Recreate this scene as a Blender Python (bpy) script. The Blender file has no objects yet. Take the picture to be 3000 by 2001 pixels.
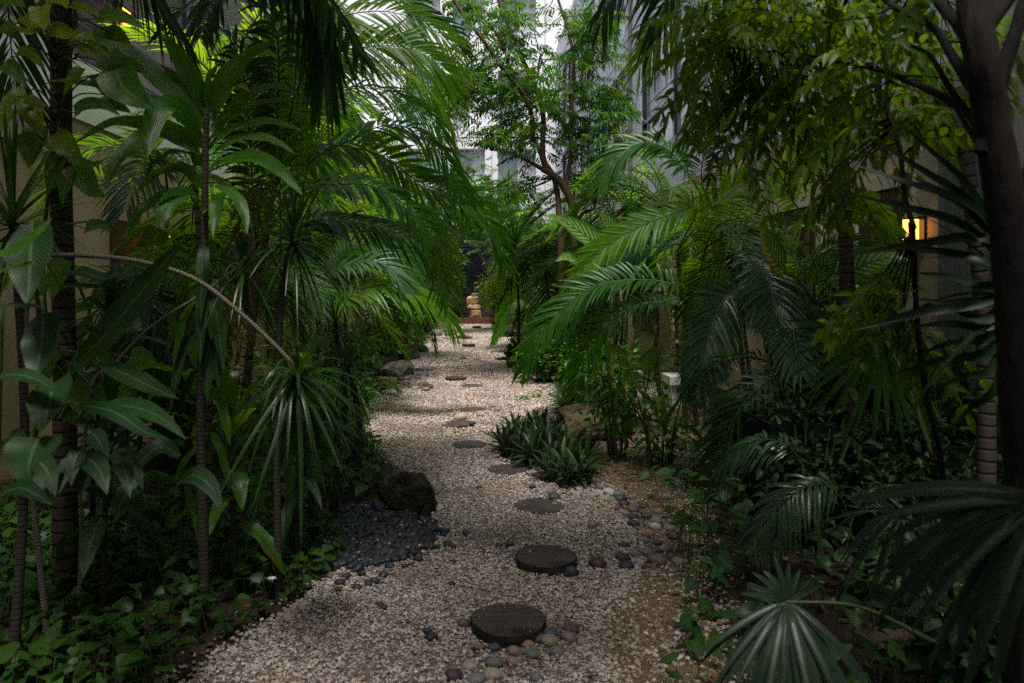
import bpy, bmesh, math, random
import numpy as np
from mathutils import Vector, Matrix, noise as mnoise
R = math.radians
rng = np.random.default_rng(11)
random.seed(11)
sc = bpy.context.scene
COL = sc.collection
FPX, CX, CY, EYE = 1699.0, 1086.0, 641.0, 1.6      # measured from the photograph: focal length, vanishing point, eye height

def P(px, py, Y):            # a sight line of the photograph at a real distance Y
    return np.array([(px-CX)/FPX*Y, Y, EYE-(py-CY)/FPX*Y])
def G(px, py):               # the point of the ground seen there
    Y = EYE*FPX/(py-CY)
    return np.array([(px-CX)/FPX*Y, Y, 0.0])

# ------------------------------------------------------------------ mesh building
def unit(v):
    n = np.linalg.norm(v, axis=-1, keepdims=True)
    return v/np.maximum(n, 1e-9)

class MB:
    def __init__(s):
        s.v=[]; s.uv=[]; s.va=[]; s.q=[]; s.qm=[]; s.t=[]; s.tm=[]; s.n=0
    def add(s, v, quads=None, tris=None, uv=None, var=.5, mat=0):
        v = np.asarray(v, float).reshape(-1,3); k = len(v)
        s.v.append(v)
        s.uv.append(np.zeros((k,2)) if uv is None else np.asarray(uv, float).reshape(-1,2))
        s.va.append(np.full(k, var) if np.isscalar(var) else np.asarray(var, float).reshape(-1))
        if quads is not None and len(quads):
            q = np.asarray(quads, int).reshape(-1,4)+s.n; s.q.append(q); s.qm.append(np.full(len(q), mat))
        if tris is not None and len(tris):
            t = np.asarray(tris, int).reshape(-1,3)+s.n; s.t.append(t); s.tm.append(np.full(len(t), mat))
        s.n += k
    def mesh(s, name, off=None, smooth=True):
        v = np.concatenate(s.v) if s.v else np.zeros((0,3))
        if off is not None: v = v-np.asarray(off, float)
        q = np.concatenate(s.q) if s.q else np.zeros((0,4),int)
        t = np.concatenate(s.t) if s.t else np.zeros((0,3),int)
        me = bpy.data.meshes.new(name)
        me.vertices.add(len(v)); me.vertices.foreach_set('co', v.astype(np.float32).ravel())
        li = np.concatenate([q.ravel(), t.ravel()]).astype(np.int32)
        me.loops.add(len(li)); me.loops.foreach_set('vertex_index', li)
        me.polygons.add(len(q)+len(t))
        st = np.concatenate([np.arange(len(q))*4, len(q)*4+np.arange(len(t))*3]).astype(np.int32)
        me.polygons.foreach_set('loop_start', st)
        mi = np.concatenate(s.qm+s.tm).astype(np.int32) if (s.qm or s.tm) else np.zeros(0,np.int32)
        me.polygons.foreach_set('material_index', mi)
        me.polygons.foreach_set('use_smooth', np.full(len(mi), smooth))
        uvl = me.uv_layers.new(name='UVMap')
        uvl.data.foreach_set('uv', np.concatenate(s.uv)[li].astype(np.float32).ravel())
        a = me.attributes.new('var', 'FLOAT', 'POINT')
        a.data.foreach_set('value', np.concatenate(s.va).astype(np.float32))
        me.update(calc_edges=True)
        return me
    def build(s, name, mats, parent=None, smooth=True, loc=None):
        off = parent['_w'] if parent is not None else loc
        me = s.mesh(name, off, smooth)
        for m in (mats if isinstance(mats,(list,tuple)) else [mats]): me.materials.append(m)
        o = bpy.data.objects.new(name, me); COL.objects.link(o)
        if parent is not None:
            o.parent = parent; o['_w'] = list(parent['_w'])
        else:
            o['_w'] = [0,0,0] if loc is None else [float(c) for c in loc]
            if loc is not None: o.location = loc
        return o

PROF = {
 'lance': lambda t: np.sin(np.pi*np.clip(t,0,1)**.75)**.75,
 'strap': lambda t: np.minimum(1, (t/.12+.25))*np.clip((1-t)/.35,0,1)**.6*np.minimum(1,.55+t),
 'ovate': lambda t: np.sin(np.pi*t**.62)**.85,
 'heart': lambda t: np.clip(np.sin(np.pi*(.10+.9*t)**.55),0,1)**.8*(1-.15*t),
 'sword': lambda t: np.clip((1-t),0,1)**.55*np.minimum(1,.7+t*2),
 'jag': lambda t: np.sin(np.pi*np.clip(t,0,1)**.7)**.8*(1+.30*((t*5.0)%1.0)*(t<.85)),
 'line':  lambda t: np.full_like(t, 1.0),
}
def blades(mb, B, D, U, L, W, droop=0., fold=.2, nseg=4, prof='lance', var=None, mat=0, side_curl=0.):
    B = np.asarray(B,float).reshape(-1,3); N = len(B)
    if N == 0: return
    D = unit(np.broadcast_to(np.asarray(D,float),(N,3))); U = np.broadcast_to(np.asarray(U,float),(N,3))
    L = np.broadcast_to(np.asarray(L,float),(N,)); W = np.broadcast_to(np.asarray(W,float),(N,))
    dr = np.broadcast_to(np.asarray(droop,float),(N,))
    L = L/np.sqrt(1+.9*dr**2)
    t = np.linspace(0,1,nseg+1)
    g = np.array([0,0,-1.])
    Pt = B[:,None]+D[:,None]*(L[:,None]*t)[...,None]+g*(dr*L)[:,None,None]*(t**2)[None,:,None]
    T = unit(D[:,None]+g*(2*dr)[:,None,None]*t[None,:,None])
    S = np.cross(T, U[:,None]); bad = np.linalg.norm(S,axis=-1)<1e-3
    S[bad] = np.cross(T, np.broadcast_to(np.array([.3,.8,.1]),T.shape))[bad]
    S = unit(S); Nn = np.cross(S,T)
    if side_curl: Pt = Pt+S*(side_curl*L*rng.uniform(-1,1,N))[:,None,None]*(t**2)[None,:,None]
    w = (np.maximum(PROF[prof](t),.02)[None]*W[:,None])[...,None]
    V = np.stack([Pt-S*w+Nn*fold*w, Pt, Pt+S*w+Nn*fold*w], axis=2)        # N,T,3,3
    k = nseg+1
    a = (np.arange(N)[:,None]*k*3+np.arange(nseg)[None]*3)
    q = np.stack([np.stack([a,a+1,a+4,a+3],-1), np.stack([a+1,a+2,a+5,a+4],-1)],2)
    uv = np.zeros((N,k,3,2)); uv[...,0]=t[None,:,None]; uv[...,1]=np.array([0,.5,1])
    var = rng.random(N) if var is None else np.broadcast_to(np.asarray(var,float),(N,))
    mb.add(V, q, uv=uv, var=np.repeat(var,k*3), mat=mat)

def cr(pts, n):
    p = np.asarray(pts,float)
    if len(p)==2: return p[0]+(p[1]-p[0])*np.linspace(0,1,n)[:,None]
    e = np.vstack([2*p[0]-p[1], p, 2*p[-1]-p[-2]])
    s = np.linspace(0, len(p)-1-1e-6, n*3); i = s.astype(int); f = (s-i)[:,None]
    a,b,c,d = e[i],e[i+1],e[i+2],e[i+3]
    q = .5*(2*b+(c-a)*f+(2*a-5*b+4*c-d)*f**2+(3*b-a-3*c+d)*f**3)
    l = np.concatenate([[0],np.cumsum(np.linalg.norm(np.diff(q,axis=0),axis=1))])
    u = np.linspace(0,l[-1],n)
    return np.stack([np.interp(u,l,q[:,k]) for k in range(3)],1)

def tube(mb, pts, r, sides=8, n=None, var=.5, mat=0, cap=True, wob=0.):
    p = cr(pts, n or max(4,len(pts)*5)); n = len(p)
    r = np.interp(np.linspace(0,1,n), np.linspace(0,1,len(np.atleast_1d(r))), np.atleast_1d(r)) if np.ndim(r) else np.full(n,r)
    T = unit(np.gradient(p,axis=0)); ref = np.array([.13,.97,.2]) if abs(T[0,1])<.9 else np.array([1.,0,0])
    A = np.zeros_like(p); a = ref
    for i in range(n):
        a = a-T[i]*a.dot(T[i]); a = a/max(np.linalg.norm(a),1e-9); A[i]=a
    Bn = np.cross(T,A); th = np.linspace(0,2*np.pi,sides,endpoint=False)
    rr = r[:,None]*(1+wob*rng.uniform(-1,1,(n,sides)))
    V = p[:,None]+A[:,None]*(np.cos(th)*rr)[...,None]+Bn[:,None]*(np.sin(th)*rr)[...,None]
    i = np.arange(n-1)[:,None]*sides; j = np.arange(sides)[None]; jn=(j+1)%sides
    q = np.stack([i+j,i+jn,i+sides+jn,i+sides+j],-1)
    l = np.concatenate([[0],np.cumsum(np.linalg.norm(np.diff(p,axis=0),axis=1))])
    uv = np.stack([np.repeat(l,sides), np.tile(th/(2*np.pi),n)],-1)
    tr=None
    if cap:
        tr = [(n-1)*sides+np.array([0,k,k+1]) for k in range(1,sides-1)]
    mb.add(V,q,tris=tr,uv=uv,var=var,mat=mat)

def leaf_curve(mb, pts, W, prof='lance', up=(0,0,1), n=18, fold=.25, ripple=.0, var=None, mat=0, twist=0.):
    p = cr(pts,n); t=np.linspace(0,1,n); T=unit(np.gradient(p,axis=0)); U=np.broadcast_to(np.asarray(up,float),p.shape)
    S=np.cross(T,U); S=unit(S)
    for i in range(1,n):                       # no flips along the leaf
        if S[i].dot(S[i-1])<0: S[i]=-S[i]
    Nn=np.cross(S,T)
    if twist:
        c,s_=np.cos(twist*t)[:,None],np.sin(twist*t)[:,None]; S,Nn=S*c+Nn*s_,Nn*c-S*s_
    w=np.maximum(PROF[prof](t),.02)*W
    cols=np.array([-1,-.55,0,.55,1.]); V=np.zeros((n,5,3)); ph=rng.uniform(0,6.3,2)
    for k,c in enumerate(cols):
        rip=ripple*w*np.sin(t*17+ph[0 if c<0 else 1])*abs(c)**2
        V[:,k]=p+S*(c*w)[:,None]+Nn*((abs(c)**1.4)*fold*w+rip)[:,None]
    a=np.arange(n-1)[:,None]*5+np.arange(4)[None]
    q=np.stack([a,a+1,a+6,a+5],-1)
    uv=np.zeros((n,5,2)); uv[...,0]=t[:,None]; uv[...,1]=(cols+1)/2
    mb.add(V,q,uv=uv,var=rng.random() if var is None else var,mat=mat)

def frond(mb, pts, n=46, L=.4, W=.013, a0=62, a1=22, lift=18, droop=.35, up=(0,0,1), start=.14, rr=.008, nseg=5, fold=.3, jit=.12, mat=0, smat=1, lp=.6):
    p=cr(pts,64); T=unit(np.gradient(p,axis=0)); tt=np.linspace(0,1,64)
    U=np.asarray(up,float)
    S=unit(np.cross(T,np.broadcast_to(U,T.shape)))
    for i in range(1,64):
        if S[i].dot(S[i-1])<0: S[i]=-S[i]
    N=np.cross(S,T)
    hue=rng.uniform(.1,.9)
    for side in (-1,1):
        t=np.clip(np.linspace(start,1,n)+rng.uniform(-.3,.3,n)/n,0,1)
        it=lambda A: np.stack([np.interp(t,tt,A[:,k]) for k in range(3)],1)
        b,Ti,Si,Ni=it(p),unit(it(T)),unit(it(S)),unit(it(N))
        f=(t-start)/(1-start)
        a=np.radians(a0+(a1-a0)*f**1.3+rng.normal(0,4,n)); l=np.radians(lift+rng.normal(0,6,n))
        d=Ti*np.cos(a)[:,None]+(Si*(side*np.cos(l))[:,None]+Ni*np.sin(l)[:,None])*np.sin(a)[:,None]
        LL=L*np.sin(np.pi*(.10+.80*f))**lp*(1+rng.normal(0,jit*.5,n))
        blades(mb,b,d,Ni+Si*(-side*.3),LL,W*(.75+.35*np.sin(np.pi*f)),droop*(1+rng.normal(0,.25,n)),fold,nseg,'lance',
               var=np.clip(hue+rng.normal(0,.12,n),0,1),mat=mat,side_curl=.05)
    tube(mb,p[::3],[rr,rr*.7,rr*.2],6,24,var=hue,mat=smat,cap=False)

def pinnate(mb, B, D, L, pairs=7, ll=.07, lw=.013, droop=.25, sag=.35, nseg=3, prof='lance', var=None, mat=0, smat=1, tilt=.5):
    B=np.asarray(B,float).reshape(-1,3); N=len(B); D=unit(np.asarray(D,float)); L=np.broadcast_to(L,(N,))
    var=rng.random(N) if var is None else var
    g=np.array([0,0,-1.]); U=unit(np.array([0,0,1.])+rng.normal(0,tilt,(N,3)))
    S=unit(np.cross(D,U)); 
    blades(mb,B,D,U,L*1.02,.0022,droop,0,4,'line',var=var,mat=smat)
    Le=L/np.sqrt(1+.9*droop**2)
    for k in range(pairs):
        t=.22+.73*k/(pairs-1)+rng.uniform(-.02,.02,N)
        b=B+D*(Le*t)[:,None]+g*(droop*Le*t**2)[:,None]
        T=unit(D+g*(2*droop*t)[:,None])
        sz=(.75+.4*np.sin(np.pi*(k+.6)/pairs))*ll
        for s in (-1,1):
            a=np.radians(rng.normal(60,8,N))
            d=T*np.cos(a)[:,None]+S*(s*np.sin(a))[:,None]+g*.12
            blades(mb,b,d,U+rng.normal(0,.25,(N,3)),sz*rng.uniform(.8,1.15,N),lw*rng.uniform(.85,1.15,N),sag*rng.uniform(.3,1.6,N),.25,nseg,prof,
                   var=np.clip(var+rng.normal(0,.12,N),0,1),mat=mat)
    te=B+D*Le[:,None]+g*(droop*Le)[:,None]
    blades(mb,te,unit(D+g*2*droop),U,ll,lw,sag*.6,.25,nseg,prof,var=var,mat=mat)

def box(mb, x0,x1,y0,y1,z0,z1, mat=0, var=.5):
    v=[(x,y,z) for z in (z0,z1) for y in (y0,y1) for x in (x0,x1)]
    q=[(0,2,3,1),(4,5,7,6),(0,1,5,4),(2,6,7,3),(0,4,6,2),(1,3,7,5)]
    vv=np.array(v,float)[np.array(q).ravel()]
    n=6; mb.add(vv,np.arange(24).reshape(6,4),uv=np.tile([[0,0],[1,0],[1,1],[0,1]],(n,1)),var=var,mat=mat)

# ------------------------------------------------------------------ things
def tag(o,label=None,cat=None,group=None,kind=None):
    if label: o['label']=label
    if cat: o['category']=cat
    if group: o['group']=group
    if kind: o['kind']=kind
    return o
def thing(name,label,cat,loc,group=None):
    o=bpy.data.objects.new(name,None); COL.objects.link(o); o.location=[float(c) for c in loc]; o.empty_display_size=.1
    o['_w']=[float(c) for c in loc]
    return tag(o,label,cat,group)
def inst(name,me,parent,loc,rot,scale=1.):
    o=bpy.data.objects.new(name,me); COL.objects.link(o); o.parent=parent; o.location=[float(c) for c in loc]; o.rotation_euler=rot
    o.scale=(scale,)*3 if np.isscalar(scale) else scale
    return o

# ------------------------------------------------------------------ materials
def newmat(name):
    m=bpy.data.materials.new(name); m.use_nodes=True; nt=m.node_tree; nt.nodes.clear()
    out=nt.nodes.new('ShaderNodeOutputMaterial')
    def nd(t,**kw):
        n=nt.nodes.new(t)
        for k,v in kw.items():
            if k in n.inputs: n.inputs[k].default_value=v
            else: setattr(n,k,v)
        return n
    return m,nt,nd,out
def ramp(nd,stops):
    r=nd('ShaderNodeValToRGB'); e=r.color_ramp.elements
    while len(e)<len(stops): e.new(.5)
    for x,(p,c) in zip(e,stops): x.position=p; x.color=(*c,1)
    return r
def mixc(nt,nd,fac,a,b,mode='MIX'):
    m=nd('ShaderNodeMix',data_type='RGBA',blend_type=mode)
    for k,v in ((0,fac),(6,a),(7,b)):
        if hasattr(v,'links') or isinstance(v,bpy.types.NodeSocket): nt.links.new(v,m.inputs[k])
        else: m.inputs[k].default_value=v if k==0 else (*v,1)
    return m.outputs[2]

def leaf_mat(name,c1,c2,tc1,tc2,tr=.35,rough=.38,midrib=None,stripe=None,under=None,brown=.0,spec=.5,vein=0.,ribs=0.):
    m,nt,nd,out=newmat(name); lk=nt.links.new
    at=nd('ShaderNodeAttribute',attribute_name='var'); uv=nd('ShaderNodeUVMap'); sep=nd('ShaderNodeSeparateXYZ'); lk(uv.outputs[0],sep.inputs[0])
    geo=nd('ShaderNodeNewGeometry'); nz=nd('ShaderNodeTexNoise',Scale=9.,Detail=3.); lk(geo.outputs['Position'],nz.inputs['Vector'])
    base=mixc(nt,nd,at.outputs['Fac'],c1,c2); trc=mixc(nt,nd,at.outputs['Fac'],tc1,tc2)
    k=nd('ShaderNodeMapRange',**{'From Min':.3,'From Max':.7,'To Min':.72,'To Max':1.3}); lk(nz.outputs['Fac'],k.inputs['Value'])
    vv=nd('ShaderNodeVectorMath',operation='SCALE'); lk(base,vv.inputs[0]); lk(k.outputs[0],vv.inputs['Scale']); base=vv.outputs[0]
    ab=nd('ShaderNodeMath',operation='SUBTRACT'); lk(sep.outputs['Y'],ab.inputs[0]); ab.inputs[1].default_value=.5
    aa=nd('ShaderNodeMath',operation='ABSOLUTE'); lk(ab.outputs[0],aa.inputs[0])
    if stripe:
        cb=nd('ShaderNodeMath',operation='MULTIPLY_ADD'); lk(aa.outputs[0],cb.inputs[0]); cb.inputs[1].default_value=-.55; lk(sep.outputs['X'],cb.inputs[2])
        sn=nd('ShaderNodeMath',operation='MULTIPLY'); lk(cb.outputs[0],sn.inputs[0]); sn.inputs[1].default_value=62.
        n2=nd('ShaderNodeTexNoise',Scale=60.,Detail=2.); lk(geo.outputs['Position'],n2.inputs['Vector'])
        ad=nd('ShaderNodeMath',operation='MULTIPLY_ADD'); lk(n2.outputs['Fac'],ad.inputs[0]); ad.inputs[1].default_value=3.; lk(sn.outputs[0],ad.inputs[2])
        si=nd('ShaderNodeMath',operation='SINE'); lk(ad.outputs[0],si.inputs[0])
        mr=nd('ShaderNodeMapRange',**{'From Min':.1,'From Max':.6}); lk(si.outputs[0],mr.inputs['Value'])
        ed=nd('ShaderNodeMapRange',**{'From Min':.40,'From Max':.30}); lk(aa.outputs[0],ed.inputs['Value'])
        mm=nd('ShaderNodeMath',operation='MULTIPLY'); lk(mr.outputs[0],mm.inputs[0]); lk(ed.outputs[0],mm.inputs[1])
        base=mixc(nt,nd,mm.outputs[0],base,stripe[0]); trc=mixc(nt,nd,mm.outputs[0],trc,stripe[1])
    if midrib:
        mr=nd('ShaderNodeMapRange',**{'From Min':.045,'From Max':.02}); lk(aa.outputs[0],mr.inputs['Value'])
        base=mixc(nt,nd,mr.outputs[0],base,midrib)
    if brown:
        n3=nd('ShaderNodeTexNoise',Scale=4.5,Detail=4.); lk(geo.outputs['Position'],n3.inputs['Vector'])
        ad=nd('ShaderNodeMath',operation='MULTIPLY_ADD'); lk(sep.outputs['X'],ad.inputs[0]); ad.inputs[1].default_value=.30; lk(n3.outputs['Fac'],ad.inputs[2])
        mr=nd('ShaderNodeMapRange',**{'From Min':.95-brown,'From Max':1.02-brown}); lk(ad.outputs[0],mr.inputs['Value'])
        base=mixc(nt,nd,mr.outputs[0],base,(.13,.085,.02)); trc=mixc(nt,nd,mr.outputs[0],trc,(.16,.09,.02))
    if under:
        base=mixc(nt,nd,geo.outputs['Backfacing'],base,under)
    pr=nd('ShaderNodeBsdfPrincipled',Roughness=rough); pr.inputs['Specular IOR Level'].default_value=spec
    lk(base,pr.inputs['Base Color'])
    tl=nd('ShaderNodeBsdfTranslucent'); lk(trc,tl.inputs['Color'])
    if ribs:
        sn=nd('ShaderNodeMath',operation='MULTIPLY'); lk(sep.outputs['Y'],sn.inputs[0]); sn.inputs[1].default_value=ribs
        si=nd('ShaderNodeMath',operation='SINE'); lk(sn.outputs[0],si.inputs[0]); n4=nd('ShaderNodeTexNoise',Scale=38.,Detail=4.); lk(geo.outputs['Position'],n4.inputs['Vector']); a4=nd('ShaderNodeMath',operation='MULTIPLY_ADD'); lk(n4.outputs['Fac'],a4.inputs[0]); a4.inputs[1].default_value=.7; lk(si.outputs[0],a4.inputs[2])
        bp=nd('ShaderNodeBump',Strength=.2,Distance=.003); lk(a4.outputs[0],bp.inputs['Height']); lk(bp.outputs[0],pr.inputs['Normal'])
    if vein:
        cb=nd('ShaderNodeMath',operation='MULTIPLY_ADD'); lk(aa.outputs[0],cb.inputs[0]); cb.inputs[1].default_value=-.5; lk(sep.outputs['X'],cb.inputs[2])
        sn=nd('ShaderNodeMath',operation='MULTIPLY'); lk(cb.outputs[0],sn.inputs[0]); sn.inputs[1].default_value=vein
        si=nd('ShaderNodeMath',operation='SINE'); lk(sn.outputs[0],si.inputs[0])
        bp=nd('ShaderNodeBump',Strength=.25,Distance=.004); lk(si.outputs[0],bp.inputs['Height']); lk(bp.outputs[0],pr.inputs['Normal'])
    mx=nd('ShaderNodeMixShader'); mx.inputs[0].default_value=tr
    lk(pr.outputs[0],mx.inputs[1]); lk(tl.outputs[0],mx.inputs[2]); lk(mx.outputs[0],out.inputs[0])
    return m

def surf_mat(name,stops,scale=4.,detail=6.,rough=.8,bump=.3,bdist=.02,bscale=None,stretch=(1,1,1),spec=.4,attr=False,objcol=False,second=None,coords='Object',metal=0.):
    m,nt,nd,out=newmat(name); lk=nt.links.new
    tc=nd('ShaderNodeTexCoord'); mp=nd('ShaderNodeMapping'); mp.inputs['Scale'].default_value=stretch
    lk(tc.outputs[coords],mp.inputs[0])
    nz=nd('ShaderNodeTexNoise',Scale=scale,Detail=detail,Roughness=.62); lk(mp.outputs[0],nz.inputs['Vector'])
    r=ramp(nd,stops)
    if attr:
        at=nd('ShaderNodeAttribute',attribute_name='var'); lk(at.outputs['Fac'],r.inputs[0]); c=r.outputs[0]
        k=nd('ShaderNodeMapRange',**{'From Min':.25,'From Max':.75,'To Min':.75,'To Max':1.2}); lk(nz.outputs['Fac'],k.inputs['Value'])
        vv=nd('ShaderNodeVectorMath',operation='SCALE'); lk(c,vv.inputs[0]); lk(k.outputs[0],vv.inputs['Scale']); c=vv.outputs[0]
    else:
        lk(nz.outputs['Fac'],r.inputs[0]); c=r.outputs[0]
    if objcol:
        oi=nd('ShaderNodeObjectInfo'); c=mixc(nt,nd,1.,oi.outputs['Color'],c,'MULTIPLY')
    if second:
        n2=nd('ShaderNodeTexNoise',Scale=second[1],Detail=5.); lk(tc.outputs[coords],n2.inputs['Vector'])
        mr=nd('ShaderNodeMapRange',**{'From Min':second[2],'From Max':second[3]}); lk(n2.outputs['Fac'],mr.inputs['Value'])
        c=mixc(nt,nd,mr.outputs[0],c,second[0])
    pr=nd('ShaderNodeBsdfPrincipled',Roughness=rough,Metallic=metal); pr.inputs['Specular IOR Level'].default_value=spec
    lk(c,pr.inputs['Base Color'])
    if bump:
        nb=nd('ShaderNodeTexNoise',Scale=bscale or scale*3,Detail=6.); lk(mp.outputs[0],nb.inputs['Vector'])
        bp=nd('ShaderNodeBump',Strength=bump,Distance=bdist); lk(nb.outputs['Fac'],bp.inputs['Height']); lk(bp.outputs[0],pr.inputs['Normal'])
    lk(pr.outputs[0],out.inputs[0]); return m

def ring_bark(name,c1,c2,ring,rough=.8):
    m,nt,nd,out=newmat(name); lk=nt.links.new
    uv=nd('ShaderNodeUVMap'); sep=nd('ShaderNodeSeparateXYZ'); lk(uv.outputs[0],sep.inputs[0])
    tc=nd('ShaderNodeTexCoord'); nz=nd('ShaderNodeTexNoise',Scale=14.,Detail=5.); lk(tc.outputs['Object'],nz.inputs['Vector'])
    a=nd('ShaderNodeMath',operation='MULTIPLY'); lk(sep.outputs['X'],a.inputs[0]); a.inputs[1].default_value=ring*6.28
    b=nd('ShaderNodeMath',operation='MULTIPLY_ADD'); lk(nz.outputs['Fac'],b.inputs[0]); b.inputs[1].default_value=2.2; lk(a.outputs[0],b.inputs[2])
    s=nd('ShaderNodeMath',operation='SINE'); lk(b.outputs[0],s.inputs[0])
    mr=nd('ShaderNodeMapRange',**{'From Min':.55,'From Max':.95}); lk(s.outputs[0],mr.inputs['Value'])
    base=mixc(nt,nd,nz.outputs['Fac'],c1,c2); c=mixc(nt,nd,mr.outputs[0],base,tuple(x*.35 for x in c1))
    pr=nd('ShaderNodeBsdfPrincipled',Roughness=rough); lk(c,pr.inputs['Base Color'])
    bp=nd('ShaderNodeBump',Strength=.6,Distance=.01); lk(mr.outputs[0],bp.inputs['Height']); bp.invert=True
    lk(bp.outputs[0],pr.inputs['Normal']); lk(pr.outputs[0],out.inputs[0]); return m
def plain(name,c,rough=.5,metal=0.,emit=None,es=0.,spec=.5):
    m,nt,nd,out=newmat(name); pr=nd('ShaderNodeBsdfPrincipled',Roughness=rough,Metallic=metal)
    pr.inputs['Base Color'].default_value=(*c,1); pr.inputs['Specular IOR Level'].default_value=spec
    nz=nd('ShaderNodeTexNoise',Scale=18.,Detail=4.); tc=nd('ShaderNodeTexCoord'); nt.links.new(tc.outputs['Object'],nz.inputs['Vector'])
    mr=nd('ShaderNodeMapRange',**{'To Min':max(rough-.12,.02),'To Max':min(rough+.15,1)}); nt.links.new(nz.outputs['Fac'],mr.inputs['Value']); nt.links.new(mr.outputs[0],pr.inputs['Roughness'])
    if emit: pr.inputs['Emission Color'].default_value=(*emit,1); pr.inputs['Emission Strength'].default_value=es
    nt.links.new(pr.outputs[0],out.inputs[0]); return m

M={}
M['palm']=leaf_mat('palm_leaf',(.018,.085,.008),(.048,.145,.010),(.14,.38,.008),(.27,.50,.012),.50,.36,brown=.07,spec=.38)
M['palm_y']=leaf_mat('painted_sunlit_palm_leaf',(.04,.14,.008),(.09,.20,.010),(.32,.62,.008),(.50,.72,.02),.6,.36,brown=.06,spec=.38)  # brighter, yellower copy of the palm leaf: backlight put into the colour
M['palm_d']=leaf_mat('painted_shaded_palm_leaf',(.010,.045,.008),(.022,.068,.010),(.06,.17,.008),(.09,.22,.010),.35,.38,brown=.05,spec=.38)  # darker copy of the palm leaf: shade put into the colour
M['palm_g']=leaf_mat('greyish_palm_leaf',(.030,.075,.030),(.045,.095,.035),(.07,.18,.03),(.10,.20,.03),.22,.28)
M['corn']=leaf_mat('corn_plant_leaf',(.022,.095,.008),(.05,.15,.012),(.16,.40,.008),(.27,.50,.015),.46,.36,spec=.4,midrib=(.02,.06,.01),ribs=70.,brown=.08)
M['broad']=leaf_mat('broad_leaf',(.010,.038,.010),(.022,.06,.014),(.04,.13,.010),(.07,.17,.015),.25,.42,spec=.35,midrib=(.07,.13,.05),vein=130.,brown=.03)
M['pothos']=leaf_mat('vine_leaf',(.020,.080,.008),(.15,.20,.008),(.13,.36,.008),(.66,.66,.02),.52,.36,spec=.4,midrib=(.08,.14,.02))
M['ground']=leaf_mat('ground_vine_leaf',(.014,.060,.010),(.048,.12,.014),(.06,.20,.010),(.15,.30,.015),.30,.42,spec=.3,midrib=(.06,.13,.04))
M['spiky']=leaf_mat('dragon_plant_leaf',(.014,.055,.012),(.032,.088,.014),(.05,.16,.010),(.10,.24,.015),.26,.3,spec=.45,brown=.04)
M['neem']=leaf_mat('feathery_tree_leaf',(.014,.068,.007),(.042,.118,.009),(.08,.27,.008),(.20,.42,.012),.42,.36,spec=.4)
M['chaya']=leaf_mat('jagged_tree_leaf',(.035,.10,.006),(.10,.175,.008),(.14,.32,.008),(.36,.48,.014),.44,.45,spec=.3,midrib=(.10,.17,.02),brown=.03)
M['shrub']=leaf_mat('shrub_leaf',(.018,.08,.010),(.055,.14,.012),(.11,.33,.010),(.24,.45,.015),.40,.38,spec=.38,midrib=(.07,.15,.03))
M['lime']=leaf_mat('lime_shrub_leaf',(.18,.34,.012),(.32,.46,.02),(.40,.62,.02),(.60,.72,.04),.4,.4)
M['varieg']=leaf_mat('variegated_leaf',(.022,.09,.015),(.035,.12,.02),(.10,.30,.015),(.14,.36,.02),.36,.33,midrib=(.02,.07,.012),stripe=((.22,.34,.07),(.5,.66,.08)))
M['rhoeo']=leaf_mat('boat_lily_leaf',(.016,.050,.016),(.036,.082,.024),(.07,.12,.02),(.10,.15,.02),.15,.40,spec=.35,under=(.045,.020,.026))
M['fan']=leaf_mat('fan_palm_leaf',(.014,.04,.018),(.025,.055,.022),(.03,.09,.015),(.05,.12,.02),.18,.36,spec=.4,brown=.05)
M['yucca']=leaf_mat('yucca_blade',(.008,.026,.008),(.016,.04,.012),(.02,.06,.008),(.03,.08,.01),.2,.42,spec=.25,brown=.04)
M['stemg']=surf_mat('green_stalk',[(.3,(.03,.055,.014)),(.7,(.06,.085,.02))],12,4,.5,.2,.004)
M['cane']=ring_bark('ringed_cane',(.10,.12,.035),(.14,.11,.045),9)
M['palmtrunk']=ring_bark('palm_trunk_bark',(.035,.026,.02),(.07,.05,.038),16)
M['palebark']=ring_bark('pale_scarred_bark',(.15,.125,.095),(.24,.20,.155),70)
M['darkstem']=ring_bark('dark_scarred_stem',(.028,.026,.016),(.055,.048,.03),45)
M['bark']=surf_mat('reddish_tree_bark',[(.3,(.04,.022,.015)),(.55,(.09,.052,.035)),(.8,(.15,.095,.068))],7,8,.85,.5,.01,stretch=(1,1,.35))
M['darkbark']=surf_mat('dark_tree_bark',[(.3,(.003,.002,.002)),(.5,(.008,.005,.004)),(.7,(.026,.017,.012))],14,10,.9,1.,.02,stretch=(1,1,.22),bscale=22)
M['gravel']=surf_mat('pale_gravel_stone',[(0,(.11,.075,.055)),(.08,(.25,.17,.13)),(.25,(.41,.32,.265)),(.45,(.53,.44,.385)),(.6,(.44,.365,.33)),(.78,(.64,.565,.51)),(.93,(.33,.285,.265)),(1,(.70,.66,.62))],60,3,.75,.3,.002,attr=True,second=((.17,.115,.08),1.7,.50,.80))
M['sandstone_bits']=surf_mat('orange_grit_stone',[(0,(.06,.035,.02)),(.2,(.20,.125,.07)),(.45,(.31,.215,.135)),(.65,(.14,.09,.055)),(.85,(.38,.29,.20)),(1,(.52,.44,.35))],60,3,.8,.3,.002,attr=True)
M['soil']=surf_mat('dark_humus_soil',[(.3,(.020,.013,.008)),(.55,(.055,.035,.02)),(.75,(.10,.065,.038))],9,9,.95,.9,.03,bscale=60)
M['pathbase']=surf_mat('gravel_bed',[(.3,(.09,.068,.056)),(.6,(.22,.175,.15)),(.8,(.34,.285,.255))],45,8,.9,.9,.012,bscale=150)
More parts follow.
